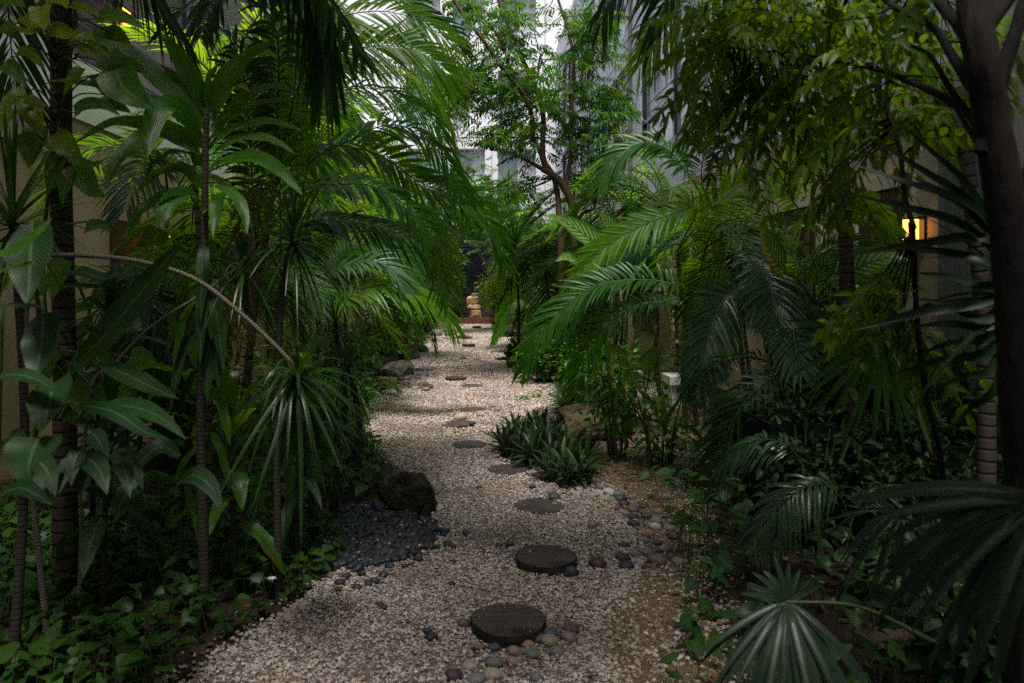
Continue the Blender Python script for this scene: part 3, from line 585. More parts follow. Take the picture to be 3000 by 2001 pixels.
g=G(1350,1020); rock('rock','long mossy tan rock lying behind the boat lilies',(g[0]+.16,g[1]+.35,.16),(.52,.30,.19),M['tanrock'],5,.30,.2)
g=G(1325,1022); rock('rock','small tan rock leaning at the front of the long mossy one',(g[0],g[1]+.02,.10),(.13,.11,.14),M['tanrock'],6,.2,.2)
g=G(910,868); rock('rock','pitted pale grey rock on the left path edge',(g[0],g[1]+.2,.10),(.30,.22,.17),M['greyrock'],7,0,.25)
g=G(868,868); rock('rock','darker rock beside the pitted pale grey one',(g[0],g[1]+.4,.12),(.22,.2,.2),M['mossrock'],17,0,.2)
for i,(px,py,s,lb) in enumerate([(965,812,.20,'low dark rock under the ferns, nearest of the left row'),(935,828,.24,'square-sided dark rock in the left row under overhanging fronds'),(1000,772,.22,'pale rock at the far left of the path'),(1022,757,.25,'small pale rock at the left just before the pool'),(1155,775,.30,'dark rock at the far right path edge'),(1178,772,.34,'largest dark rock at the far right path edge'),(1193,850,.20,'dark rock under the round leaved shrub on the right')]):
    g=G(px,py); rock('rock',lb,(g[0],g[1]+.2,s*.35),(s,s*.8,s*.7),M['mossrock'] if 'dark' in lb else M['greyrock'],20+i,i,.25,sub=4)

# ------------------------------------------------------------------ buildings
WL,WR,YB=-4.2,3.8,34.0
Y0=-6.0
b=thing('building','tan and white building with an upper walkway behind the plants on the left','building',(WL-.2,10,0))
m_=MB(); box(m_,WL-.3,WL,Y0,YB-.01,0,2.86); m_.build('ground_wall',M['tan'],b)
m_=MB(); box(m_,WL-.3,WL+.03,Y0,YB-.02,2.86,3.28); m_.build('tan_beam',M['tan'],b)
m_=MB(); box(m_,WL-1.6,WL+.06,Y0,YB-.03,3.28,3.92); m_.build('slab_band',M['white'],b)
m_=MB(); box(m_,WL-1.9,WL-1.4,Y0,YB-.04,3.92,7.0); m_.build('upper_wall',M['cream'],b)
m_=MB(); box(m_,WL-3,WL+.05,Y0,YB-.05,7.0,7.6); m_.build('roof',M['white'],b)
m_=MB()
for z in (4.02,4.45,4.90): box(m_,WL-.05,WL-.01,Y0,YB-1,z,z+.05)
m_.build('handrail',M['steel'],b)
m_=MB()
for z in (4.16,4.27,4.36,4.57,4.68,4.79): tube(m_,[(WL-.03,Y0,z),(WL-.03,YB-1,z)],.004,5,3)
m_.build('cable',M['wire'],b)
for y in (4.5,7.7,10.9,14.1,17.3,20.5,23.7,26.9):
    m_=MB(); box(m_,WL-.07,WL+.0,y-.04,y+.04,3.93,6.99); m_.build('post',M['steel'],b)
for y,h in ((11.0,2.3),(17.5,2.3),(6.2,2.3),(24,2.3)):
    for z0,xw in ((3.93,WL-1.4),):
        d=MB(); box(d,xw-.05,xw+.03,y-.5,y+.5,z0,z0+h); dd=d.build('door',M['doorwood'],b)
        d=MB(); box(d,xw,xw+.05,y-.6,y-.5,z0,z0+h+.1); box(d,xw,xw+.05,y+.5,y+.6,z0,z0+h+.1); box(d,xw,xw+.05,y-.5,y+.5,z0+h,z0+h+.1); d.build('frame',M['doorwood'],dd)
        d=MB(); box(d,xw+.03,xw+.08,y-.42,y-.30,z0+1,z0+1.04); d.build('handle',M['steel'],dd)
for y in (9.1,15.6):
    d=MB(); box(d,WL-.02,WL+.03,y-.55,y+.55,.02,2.3); dd=d.build('door',M['doorwood'],b); d=MB(); box(d,WL+.03,WL+.08,y-.42,y-.3,1,1.04); d.build('handle',M['steel'],dd)

b=thing('building','white concrete building with tall dark framed windows on the right','building',(WR+.2,12,0))
m_=MB(); box(m_,WR,WR+.3,Y0,YB-.01,0,3.0); m_.build('ground_wall',M['tan'],b)
m_=MB(); box(m_,WR-.03,WR+.3,Y0,YB-.02,3.0,3.34); m_.build('tan_beam',M['tan'],b)
WIN=[(-1,3.2),(5.2,9.4),(11.7,16.9),(18.6,22.2),(23.9,26.6),(28.2,31.8)]
FL=[(4.25,6.95),(7.75,10.6)]
m_=MB(); x0,x1=WR+.02,WR+.4
zs=[3.34]+[z for f in FL for z in f]+[12.2]
for i in range(0,len(zs),2): box(m_,x0,x1,Y0,YB-.03,zs[i],zs[i+1])
for z0,z1 in FL:
    e=[Y0]+[y for w_ in WIN for y in w_]+[YB-.03]
    for i in range(0,len(e),2): box(m_,x0,x1,e[i],e[i+1],z0,z1)
m_.build('upper_wall',M['conc'],b)
m_=MB()
for y in np.arange(4.2,33.5,2.4): box(m_,WR+.016,WR+.03,y,y+.014,3.345,12.19)
for z in (5.4,7.3,9.2,11.2): box(m_,WR+.014,WR+.03,Y0,YB-.1,z,z+.014)
m_.build('panel_joints',M['greyconc'],b)
m_=MB(); tube(m_,[(WR-.04,17.75,3.4),(WR-.04,17.75,12.1)],.045,10,4); tube(m_,[(WR-.04,27.4,3.4),(WR-.04,27.4,12.1)],.045,10,4); m_.build('downpipe',M['greyconc'],b)
m_=MB(); box(m_,WL+.06,WR+.02,Y0,.9,3.36,3.9); m_.build('added_shade_slab',M['white'],b)  # unseen overhead slab, added to keep light off the foreground
for z0,z1 in FL:
    for y0,y1 in WIN:
        f=MB(); t_=.09; xa,xb=WR+.06,WR+.2
        box(f,xa,xb,y0,y1,z0,z0+t_); box(f,xa,xb,y0,y1,z1-t_,z1); box(f,xa,xb,y0,y0+t_,z0+t_,z1-t_); box(f,xa,xb,y1-t_,y1,z0+t_,z1-t_)
        box(f,xa+.01,xb-.01,(y0+y1)/2-.05,(y0+y1)/2+.05,z0+t_,z1-t_); box(f,xa+.02,xb-.02,y0+t_,y1-t_,z0+.85,z0+.93)
        fo=f.build('window',M['frame'],b)
        p=MB(); box(p,WR+.14,WR+.15,y0+t_,y1-t_,z0+t_,z1-t_); p.build('pane',M['glass'],fo)
for y0,y1,h in ((6.46,7.25,2.42),(8.1,9.2,2.42),(13.0,13.9,2.3),(19,20,2.3)):
    d=MB(); box(d,WR-.02,WR+.05,y0,y1,.02,h); dd=d.build('door',M['doorwood'],b)
    d=MB(); t_=.13; box(d,WR-.05,WR,y0-t_,y0,0,h+t_); box(d,WR-.05,WR,y1,y1+t_,0,h+t_); box(d,WR-.05,WR,y0,y1,h,h+t_); d.build('frame',M['cream'],dd)
    d=MB(); box(d,WR-.09,WR-.02,y0+.08,y0+.2,1,1.035); d.build('handle',M['steel'],dd)
for y0,y1 in ((11.2,12.4),(15.2,17.4)):
    f=MB(); box(f,WR-.04,WR+.02,y0-.07,y0,.5,2.4); box(f,WR-.04,WR+.02,y1,y1+.07,.5,2.4); box(f,WR-.04,WR+.02,y0,y1,2.33,2.4); box(f,WR-.04,WR+.02,y0,y1,.5,.57); fo=f.build('window',M['frame'],b)
    p=MB(); box(p,WR-.012,WR-.006,y0,y1,.57,2.33); p.build('pane',M['dglass'],fo)
m_=MB(); box(m_,WR-.28,WR-.06,4.9,5.6,0,2.998); m_.build('column',M['greyconc'],b)
m_=MB(); box(m_,WR-.42,WR-.06,2.2,2.9,0,2.997); m_.build('column',M['greyconc'],b)

b=thing('building','bright white building with recessed window bays closing the far end','building',(0,YB+.5,0))
m_=MB(); XS=[WL-4,-3.1,-1.5,-.05,1.15,2.9,WR+6]; ZS=[(4.9,7.6),(8.6,11.2),(12.2,14.6)]
zz=[0]+[z for f in ZS for z in f]+[17]
for i in range(0,len(zz),2): box(m_,WL-4,WR+6,YB,YB+.6,zz[i],zz[i+1])
bays=[(-3.1,-1.5),(-.95,.55),(1.15,2.9)]
for z0,z1 in ZS:
    e=[WL-4]+[x for q_ in bays for x in q_]+[WR+6]
    for i in range(0,len(e),2): box(m_,e[i],e[i+1],YB,YB+.6,z0,z1)
m_.build('wall',M['white'],b)
m_=MB()
for x in (-2.3,-.4,.85,2.0,3.3): box(m_,x,x+.02,YB-.012,YB,4.0,17)
for z in (4.3,8.1,11.7): box(m_,WL,WR,YB-.014,YB,z,z+.02)
m_.build('panel_joints',M['greyconc'],b)
for z0,z1 in ZS:
    for x0,x1 in bays:
        f=MB(); xm=x0+(x1-x0)*.55; box(f,x0,x1,YB+.42,YB+.5,z0,z0+.08); box(f,xm-.03,xm+.03,YB+.42,YB+.5,z0+.08,z1); fo=f.build('window',M['white'],b)
        p=MB(); box(p,x0,xm-.03,YB+.52,YB+.54,z0+.08,z1); p.build('pane',M['glass'],fo); p=MB(); box(p,xm+.03,x1,YB+.52,YB+.54,z0+.08,z1); p.build('blind',M['blind'],fo)
b=thing('wall','dark slate water wall behind the pool at the end of the path','wall',(0,29.2,0))
m_=MB(); box(m_,-2.6,3.2,29,29.3,0,3.75); m_.build('facing',M['slate'],b)
m_=MB()
for k in range(34):
    z=.06+k*.108
    x=-2.6
    while x<3.15:
        l=random.uniform(.25,.8); x2=min(x+l,3.19); dp=random.uniform(.004,.05); box(m_,x+.003,x2-.003,29-dp,28.9995,z,z+.1); x=x2
m_.build('stone_courses',M['slate'],b)
b=thing('pool','rust edged reflecting pool below the slate wall','pool',(0,27.8,0))
m_=MB(); box(m_,-2.0,2.4,26.6,26.64,0,.20); box(m_,-2.0,-1.96,26.64,28.9,0,.2); box(m_,2.36,2.4,26.64,28.9,0,.2); box(m_,-1.96,2.36,26.64,26.9,.14,.196); m_.build('edge',M['rust'],b)
m_=MB(); box(m_,-1.96,2.36,26.9,28.9,.02,.15); m_.build('water',M['water'],b)
b=thing('stone_sculpture','stacked golden sandstone blocks standing at the pool edge','sculpture',(.03,26.9,.19))
for i,(z,sx,sz,dx) in enumerate([(.27,.36,.05,.05),(.43,.36,.15,.05),(.65,.42,.11,-.01),(.88,.38,.18,-.07),(1.09,.24,.06,.02)]):
    rock('stone','',(.05+dx,27.0,z-.05),(sx*.62,.2,sz*.9),M['goldrock'] if i<4 else M['greyrock'],31+i,0,.22,parent=b,sub=4,squash=.5)

# ------------------------------------------------------------------ lamps and small wall things
def lamp(x,y,z,s,label,sd):
    t=thing('wall_lamp',label,'lamp',(x,y,z),'lit amber wall lamps')
    m_=MB(); box(m_,min(x,x+sd*.02),max(x,x+sd*.02),y-.08,y+.08,z-.22*s,z+.22*s); box(m_,min(x+sd*.02,x+sd*.15),max(x+sd*.02,x+sd*.15),y-.08,y+.08,z+.17*s,z+.2*s); box(m_,min(x+sd*.02,x+sd*.15),max(x+sd*.02,x+sd*.15),y-.08,y+.08,z-.2*s,z-.17*s)
    m_.build('housing',M['lampmetal'],t)
    m_=MB(); tube(m_,[(x+sd*.085,y,z-.17*s),(x+sd*.085,y,z+.17*s)],.06,14,6); m_.build('shade',M['lampglow'],t)
lamp(WL-1.4,11.78,5.75,1,'lit amber lamp high on the upper walkway wall at the left',1)
lamp(WL,9.9,2.1,.6,'lit amber lamp on the lower left wall, nearest to the palm trunk',1)
lamp(WL,13.3,2.12,.8,'lit amber lamp on the left wall, deep among the leaves',1)
lamp(WL,17.6,4.6,1,'small lit lamp glinting behind the broad leaves upper left',1)
lamp(WR,6.28,2.02,.5,'lit amber lamp beside the dark doors on the right wall',-1)
t=thing('door_sign','small dark door number plate under the upper walkway lamp','sign',(WL-1.38,12.0,5.2))
m_=MB(); box(m_,WL-1.398,WL-1.38,11.75,12.15,5.07,5.37); m_.build('plate',M['steel'],t)
cu=bpy.data.curves.new('digits','FONT'); cu.body='1 1'; cu.size=.2; cu.extrude=.003; cu.align_x='CENTER'; cu.align_y='CENTER'; 
to=bpy.data.objects.new('tmp',cu); COL.objects.link(to); dg=bpy.context.evaluated_depsgraph_get(); me=bpy.data.meshes.new_from_object(to.evaluated_get(dg)); bpy.data.objects.remove(to)
me.materials.append(M['paper']); o=bpy.data.objects.new('digits',me); COL.objects.link(o); o.parent=t; o.location=(.004+.003,-.05,.02); o.rotation_euler=(R(90),0,R(90))
t=thing('fire_extinguisher','red fire extinguisher with a blue and white label on the right wall','extinguisher',(WR-.12,13.8,.9))
m_=MB(); tube(m_,[(WR-.13,14.35,1.12),(WR-.13,14.35,1.6),(WR-.13,14.35,1.66),(WR-.13,14.35,1.72)],[.085,.085,.06,.03],16,12); m_.build('cylinder',M['red'],t)
m_=MB(); box(m_,WR-.16,WR-.10,14.32,14.38,1.72,1.80); box(m_,WR-.26,WR-.10,14.33,14.37,1.80,1.82); tube(m_,[(WR-.16,14.32,1.76),(WR-.25,14.25,1.6),(WR-.24,14.24,1.3)],.012,6,12); m_.build('valve',M['steel'],t)
m_=MB(); tube(m_,[(WR-.13,14.35,1.22),(WR-.13,14.35,1.34)],.0865,16,3,cap=False); m_.build('label_band',M['bluewhite'],t)
m_=MB(); tube(m_,[(WR-.13,14.35,1.36),(WR-.13,14.35,1.5)],.0865,16,3,cap=False); m_.build('label_band',M['paper'],t)
# white slab bench
t=thing('garden_bench','white slab bench half hidden behind drooping fronds on the right','bench',(2.65,9.2,0))
m_=MB(); box(m_,2.42,2.98,9.1,9.5,.30,.40); m_.build('seat',M['white'],t)
m_=MB(); box(m_,2.46,2.58,9.15,9.45,0,.298); m_.build('leg',M['white'],t)
m_=MB(); box(m_,2.82,2.94,9.15,9.45,0,.298); m_.build('leg',M['white'],t)
# planters
def planter(x0,x1,y0,y1,h,label):
    t=thing('planter_box',label,'planter',((x0+x1)/2,(y0+y1)/2,0))
    m_=MB(); w_=.03
    box(m_,x0,x1,y0,y0+w_,0,h); box(m_,x0,x1,y1-w_,y1,0,h); box(m_,x0,x0+w_,y0+w_,y1-w_,0,h); box(m_,x1-w_,x1,y0+w_,y1-w_,0,h)
    m_.build('box',M['planter'],t); m_=MB(); box(m_,x0+w_,x1-w_,y0+w_,y1-w_,.1,h-.06); m_.build('soil',M['soil'],t); return t
planter(1.80,2.22,4.5,4.95,.72,'black planter box on the right, left of a longer one')
planter(2.26,3.05,4.4,4.85,.60,'long black planter box with its end beside the grey column')
# white cable loop on the right wall
mb=MB(); c=P(2100,300,6.2); c[0]=WR-.06
for k in range(4): tube(mb,[c+(0,-.03*k,.05),c+(-.02,-.18-.03*k,-.02),c+(-.03,-.16+.02*k,-.12-.02*k),c+(-.01,-.02,-.05),c+(0,.05,.12)],.004,5,20,cap=False)
tag(mb.build('cable_coil',M['cable'],loc=c),'coil of white cable tied on the tan wall upper right','cable')
# ------------------------------------------------------------------ palms
def arch(L,rise,drop,n=6):     # a frond midrib in its own XZ plane, springing up and arching over
    t=np.linspace(0,1,n); return np.stack([L*(t*.95-.12*t*t*drop),np.zeros(n),L*(rise*t*1.3-(rise*.9+drop*.55)*t*t)],1)
FR={}
def frond_proto(key,L,rise,drop,ll,w,n,m,lift=22,droop=.4,nseg=4):
    mb=MB(); frond(mb,arch(L,rise,drop),n=n,L=ll,W=w,lift=lift,droop=droop,start=.2,rr=.011,nseg=nseg)
    me=mb.mesh('frond'); me.materials.append(m); me.materials.append(M['stemg']); FR.setdefault(key,[]).append(me)
for i in range(4):
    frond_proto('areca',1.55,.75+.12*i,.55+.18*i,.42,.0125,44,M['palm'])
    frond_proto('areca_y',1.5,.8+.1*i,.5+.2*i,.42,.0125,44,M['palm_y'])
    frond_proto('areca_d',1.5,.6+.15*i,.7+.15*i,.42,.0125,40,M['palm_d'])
    frond_proto('fern',.62,.7+.15*i,.6+.15*i,.12,.008,30,M['shrub'],nseg=3)
def cane_mb(p0,p1,r): 
    mb=MB(); p0=np.array(p0,float); p1=np.array(p1,float); mid=(p0+p1)/2+np.array([random.uniform(-.06,.06),random.uniform(-.06,.06),0]); tube(mb,[p0,mid,p1],[r*1.15,r,r*.8],10,18); return mb
def areca(label,x,y,stems,hmin,hmax,s,keys=('areca',),nf=5,group='feathery palm clumps along the path',heading=None,spread=.28,name='areca_palm'):
    t=thing(name,label,'palm',(x,y,0),group)
    for k in range(stems):
        a=random.uniform(0,6.28); h=random.uniform(hmin,hmax); b=np.array([x+spread*.6*math.cos(a),y+spread*.6*math.sin(a),-.02]); tp=np.array([x+spread*1.6*math.cos(a),y+spread*1.6*math.sin(a),h])
        cane_mb(b,tp,.022).build('stem',M['cane'],t)
        a0=random.uniform(0,6.28)
        for j in range(nf):
            az=a0+j*2.4+random.gauss(0,.25)
            if heading is not None and random.random()<.5: az=heading+random.gauss(0,.6)
            me=random.choice(FR[random.choice(keys)])
            inst('frond',me,t,tp-np.array(t['_w']),(random.gauss(0,.25),random.uniform(-.55,.35),az),s*random.uniform(.8,1.15))
    return t
def hero(t,crown,pts,Y0,Y1,m,**k):
    Ys=np.linspace(Y0,Y1,len(pts)); p=[P(a,b_,y) for (a,b_),y in zip(pts,Ys)]
    if crown is not None: p=[np.array(crown)]+p
    mb=MB(); frond(mb,p,**k); mb.build('frond',[m,M['stemg']],t)

# left hero palm: the clump whose fronds arch over the path
t=thing('areca_palm','large feathery palm clump whose long fronds arch over the path from the left','palm',(-1.75,5.6,0),'feathery palm clumps along the path')
CR=np.array([-1.5,5.5,2.15]); CR2=np.array([-1.7,5.8,1.85]); CR3=np.array([-1.35,5.2,1.6])
for c,b0 in ((CR,(-1.75,5.6,0)),(CR2,(-1.9,5.8,0)),(CR3,(-1.55,5.3,0)),((-2.0,5.3,2.4),(-1.95,5.5,0))): cane_mb(b0,c,.026).build('stem',M['cane'],t)
up=(0,-.55,.8)
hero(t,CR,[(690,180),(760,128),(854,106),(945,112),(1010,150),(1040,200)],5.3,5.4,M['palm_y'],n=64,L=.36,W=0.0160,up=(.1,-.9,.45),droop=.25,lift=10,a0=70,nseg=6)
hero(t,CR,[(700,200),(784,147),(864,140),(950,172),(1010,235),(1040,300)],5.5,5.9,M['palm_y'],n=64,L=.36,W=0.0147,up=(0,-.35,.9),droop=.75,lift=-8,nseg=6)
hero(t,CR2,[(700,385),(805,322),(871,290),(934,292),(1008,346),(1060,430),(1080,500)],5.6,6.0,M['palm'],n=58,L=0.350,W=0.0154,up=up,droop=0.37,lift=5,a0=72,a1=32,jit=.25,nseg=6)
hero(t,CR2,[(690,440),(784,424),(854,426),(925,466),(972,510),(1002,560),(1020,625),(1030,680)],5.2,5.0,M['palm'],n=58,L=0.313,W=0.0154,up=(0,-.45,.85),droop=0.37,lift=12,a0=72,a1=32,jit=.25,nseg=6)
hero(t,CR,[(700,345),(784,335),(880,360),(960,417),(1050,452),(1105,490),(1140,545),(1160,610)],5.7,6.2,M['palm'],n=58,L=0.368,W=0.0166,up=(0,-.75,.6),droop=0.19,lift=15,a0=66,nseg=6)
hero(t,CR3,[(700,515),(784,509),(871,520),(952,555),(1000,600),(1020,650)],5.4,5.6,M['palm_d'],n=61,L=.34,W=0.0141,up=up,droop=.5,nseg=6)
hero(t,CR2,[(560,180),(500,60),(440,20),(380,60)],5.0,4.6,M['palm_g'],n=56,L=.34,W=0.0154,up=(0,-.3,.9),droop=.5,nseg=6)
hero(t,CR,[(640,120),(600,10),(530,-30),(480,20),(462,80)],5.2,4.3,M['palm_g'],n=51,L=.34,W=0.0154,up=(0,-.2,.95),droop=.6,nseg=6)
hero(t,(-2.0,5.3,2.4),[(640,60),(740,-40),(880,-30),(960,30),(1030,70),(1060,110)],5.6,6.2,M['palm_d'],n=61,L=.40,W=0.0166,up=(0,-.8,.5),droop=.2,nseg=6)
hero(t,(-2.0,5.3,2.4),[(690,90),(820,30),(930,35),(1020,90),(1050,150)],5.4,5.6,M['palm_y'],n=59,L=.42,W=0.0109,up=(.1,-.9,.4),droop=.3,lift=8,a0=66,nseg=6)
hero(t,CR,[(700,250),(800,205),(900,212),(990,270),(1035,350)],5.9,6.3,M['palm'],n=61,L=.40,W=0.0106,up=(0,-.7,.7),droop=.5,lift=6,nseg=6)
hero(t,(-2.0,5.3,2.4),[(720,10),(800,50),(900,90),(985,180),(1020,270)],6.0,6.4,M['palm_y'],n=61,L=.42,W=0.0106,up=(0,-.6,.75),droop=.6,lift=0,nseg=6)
hero(t,CR2,[(600,420),(560,520),(545,640),(560,760)],5.2,4.8,M['dead'],n=38,L=.30,W=0.0066,up=(0,-.8,.3),droop=.9,lift=-10,nseg=5)
hero(t,CR3,[(640,300),(620,200),(600,120),(560,90)],5.4,5.8,M['palm_y'],n=51,L=.4,W=0.0154,up=(0,-.9,.3),droop=.3,nseg=6)
hero(t,CR,[(655,250),(665,140),(690,30),(740,-40)],5.6,6.0,M['palm_y'],n=59,L=.42,W=0.0160,up=(.2,-.9,.1),droop=.35,nseg=6)
for j in range(5):
    inst('frond',random.choice(FR['areca']),t,CR2-np.array(t['_w'])+np.array([random.uniform(-.3,.3),random.uniform(-.3,.3),random.uniform(-.5,.1)]),(random.gauss(0,.3),random.uniform(-.3,.5),random.uniform(2.2,4.2)),random.uniform(.75,1.0))
# lower bright frond further along on the left
t=thing('areca_palm','low feathery palm with a bright arching frond over the far gravel edge on the left','palm',(-1.9,8.6,0),'feathery palm clumps along the path')
C_=np.array([-1.75,8.5,.95]); cane_mb((-1.9,8.6,0),C_,.024).build('stem',M['cane'],t); cane_mb((-2.1,8.8,0),(-2.2,8.8,1.5),.024).build('stem',M['cane'],t)
hero(t,C_,[(784,695),(836,664),(889,655),(959,674),(1008,705),(1040,745)],8.3,8.5,M['palm_y'],n=67,L=.46,W=0.0179,up=up,droop=.5,lift=14,nseg=5)
hero(t,C_,[(760,640),(810,610),(860,600),(905,625),(930,680)],8.6,8.3,M['palm_g'],n=59,L=.46,W=0.0179,up=(.2,-.4,.8),droop=.4,nseg=5)
hero(t,C_,[(770,600),(840,560),(900,575),(950,630)],9,9.3,M['palm'],n=59,L=.5,W=0.0179,up=up,droop=.5,nseg=5)
for j in range(9): inst('frond',random.choice(FR['areca']),t,(random.uniform(-.4,.1),random.uniform(-.2,.3),random.uniform(.7,1.4)),(random.gauss(0,.25),random.uniform(-.5,.4),random.uniform(0,6.28)),random.uniform(.7,.95))

for i,(lb,x,y,st,h0,h1,s,ks) in enumerate([
 ('feathery palm against the left wall behind the corn plant','-3.3',6.9,4,1.2,2.4,1.15,('areca','areca_d')),
 ('tall feathery palm rising by the left wall, behind the arching one','-2.9',9.2,5,2.2,4.2,1.25,('areca_y','areca')),
 ('feathery palm left of the middle path beyond the boat lilies','-2.5',11.6,5,1.2,3.2,1.2,('areca','areca_d')),
 ('feathery palm by the left wall halfway down the garden','-3.3',13.5,5,2.2,4.4,1.3,('areca_y','areca')),
 ('feathery palm leaning to the path before the far left rocks','-2.6',15.2,5,1.2,3.2,1.25,('areca','areca_d')),
 ('feathery palm left of the far path beneath the white building','-3.0',18.5,5,2,4.6,1.35,('areca_y','areca')),
 ('feathery palm at the left nearest the pool','-2.7',21.5,5,1.5,3.4,1.35,('areca','areca')),
 ('feathery palm beside the slate wall at the left end','-2.9',25.0,5,2,4.2,1.4,('areca_y','areca')),
 ('small feathery palm tight to the left wall near the lit lamp','-3.6',10.6,3,.8,1.8,1.0,('areca_d','areca'))]):
    areca(lb,float(x),y,st,h0,h1,s,ks,heading=-.3)

# right hero palms
t=thing('areca_palm','feathery palm clump with pale arching fronds dipping to the gravel on the right','palm',(2.3,8.0,0),'feathery palm clumps along the path')
C1=np.array([2.25,7.6,1.45]); C2=np.array([2.15,7.8,1.9])
for c,b0 in ((C1,(2.3,8,0)),(C2,(2.45,8.1,0)),((2.5,7.9,2.4),(2.5,7.8,0)),((2.0,8.1,1.1),(2.15,8.2,0))): cane_mb(b0,c,.026).build('stem',M['cane'],t)
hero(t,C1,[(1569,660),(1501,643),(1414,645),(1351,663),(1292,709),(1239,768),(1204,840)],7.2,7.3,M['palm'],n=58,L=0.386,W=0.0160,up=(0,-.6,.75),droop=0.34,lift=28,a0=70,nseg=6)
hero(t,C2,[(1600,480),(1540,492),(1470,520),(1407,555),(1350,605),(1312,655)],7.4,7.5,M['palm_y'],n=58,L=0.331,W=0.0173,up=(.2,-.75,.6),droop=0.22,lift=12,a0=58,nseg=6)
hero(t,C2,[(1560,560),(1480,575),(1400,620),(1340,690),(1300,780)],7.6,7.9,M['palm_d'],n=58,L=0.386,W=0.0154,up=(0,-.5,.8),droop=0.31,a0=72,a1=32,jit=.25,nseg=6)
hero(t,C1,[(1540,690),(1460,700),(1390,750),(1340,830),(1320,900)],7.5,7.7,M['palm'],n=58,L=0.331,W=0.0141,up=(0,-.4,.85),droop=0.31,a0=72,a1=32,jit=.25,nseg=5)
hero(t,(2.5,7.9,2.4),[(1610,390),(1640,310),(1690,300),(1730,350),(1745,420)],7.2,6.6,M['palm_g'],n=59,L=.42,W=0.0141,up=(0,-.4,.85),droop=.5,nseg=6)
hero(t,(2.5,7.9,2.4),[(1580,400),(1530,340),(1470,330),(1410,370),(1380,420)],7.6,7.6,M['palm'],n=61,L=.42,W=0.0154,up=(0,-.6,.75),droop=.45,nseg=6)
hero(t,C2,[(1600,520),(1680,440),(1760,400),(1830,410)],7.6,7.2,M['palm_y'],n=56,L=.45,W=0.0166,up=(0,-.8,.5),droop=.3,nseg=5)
for j in range(8): inst('frond',random.choice(FR['areca']+FR['areca_d']),t,C1-np.array(t['_w'])+np.array([random.uniform(-.1,.4),random.uniform(-.2,.3),random.uniform(-.5,.6)]),(random.gauss(0,.3),random.uniform(-.4,.4),random.uniform(-1.6,1.6)),random.uniform(.8,1.05))
t=thing('areca_palm','feathery palm with grey-green glossy fronds drooping beside the white bench','palm',(2.75,6.3,0),'feathery palm clumps along the path')
C1=np.array([2.6,6.2,1.75])
for c,b0 in ((C1,(2.75,6.3,0)),((2.85,6.3,2.1),(2.9,6.4,0)),((2.3,6.4,1.2),(2.6,6.5,0))): cane_mb(b0,c,.024).build('stem',M['cane'],t)
hero(t,C1,[(1720,660),(1685,668),(1655,698),(1634,754),(1618,810),(1602,894)],6.1,5.6,M['palm_g'],n=64,L=.34,W=0.0160,up=(-.1,-.95,.2),droop=.25,lift=8,a0=68,a1=20,nseg=6)
hero(t,C1,[(1752,600),(1763,640),(1776,690),(1790,740)],6.0,5.4,M['palm_g'],n=51,L=.36,W=0.0147,up=(0,-.9,.5),droop=.45,lift=10,a0=74,a1=30,nseg=6)
hero(t,(2.85,6.3,2.1),[(1800,420),(1850,330),(1900,265),(1930,230)],6.2,6.0,M['palm_y'],n=56,L=.42,W=0.0154,up=(.3,-.9,.2),droop=.25,a0=50,nseg=5)
hero(t,(2.85,6.3,2.1),[(1850,520),(1920,470),(1990,480),(2050,530)],6.1,5.8,M['palm_y'],n=56,L=.36,W=0.0128,up=(0,-.6,.8),droop=.45,nseg=5)
hero(t,C1,[(1850,600),(1940,560),(2020,590),(2080,640)],6.1,5.7,M['palm'],n=56,L=.34,W=0.0128,up=(0,-.5,.8),droop=.4,nseg=5)
for j in range(6): inst('frond',random.choice(FR['areca_d']),t,C1-np.array(t['_w'])+np.array([random.uniform(-.1,.4),random.uniform(-.1,.3),random.uniform(-.7,.1)]),(random.gauss(0,.3),random.uniform(-.4,.4),random.uniform(0,6.28)),random.uniform(.6,.85))
for i,(lb,x,y,st,h0,h1,s,ks) in enumerate([
 ('feathery palm by the right wall past the red extinguisher','3.0',10.2,4,1.2,2.6,1.15,('areca','areca_d')),
 ('feathery palm behind the reddish forked tree on the right','2.4',12.6,5,1.0,2.4,1.15,('areca','areca_d')),
 ('feathery palm against the right wall halfway down the garden','3.1',15.0,5,1.4,3.2,1.2,('areca_y','areca')),
 ('feathery palm right of the far path behind the dark spiky plant','1.9',17.0,4,.9,2.2,1.1,('areca','areca_d')),
 ('feathery palm in front of the slate wall on the right','2.6',20.5,5,1.2,3.0,1.3,('areca_y','areca')),
 ('feathery palm at the far right end by the pool','2.4',24.5,5,1.2,3.0,1.3,('areca_y','areca'))]):
    areca(lb,float(x),y,st,h0,h1,s,ks,heading=2.9)
t=thing('areca_palm','small palm with one yellow-green frond hanging to the far gravel','palm',(1.5,16.3,0),'feathery palm clumps along the path')
C1=np.array([1.25,16.3,1.6]); cane_mb((1.5,16.3,0),C1,.03).build('stem',M['cane'],t)
hero(t,C1,[(1222,690),(1190,686),(1163,712),(1146,752),(1132,784)],16.2,16.0,M['palm_y'],n=59,L=.27,W=0.0230,up=(0,-.9,.35),droop=.3,a0=60,nseg=4)
for j in range(3): inst('frond',random.choice(FR['areca_d']),t,C1-np.array(t['_w']),(0,random.uniform(-.4,.2),random.uniform(-.5,.6)),.8)
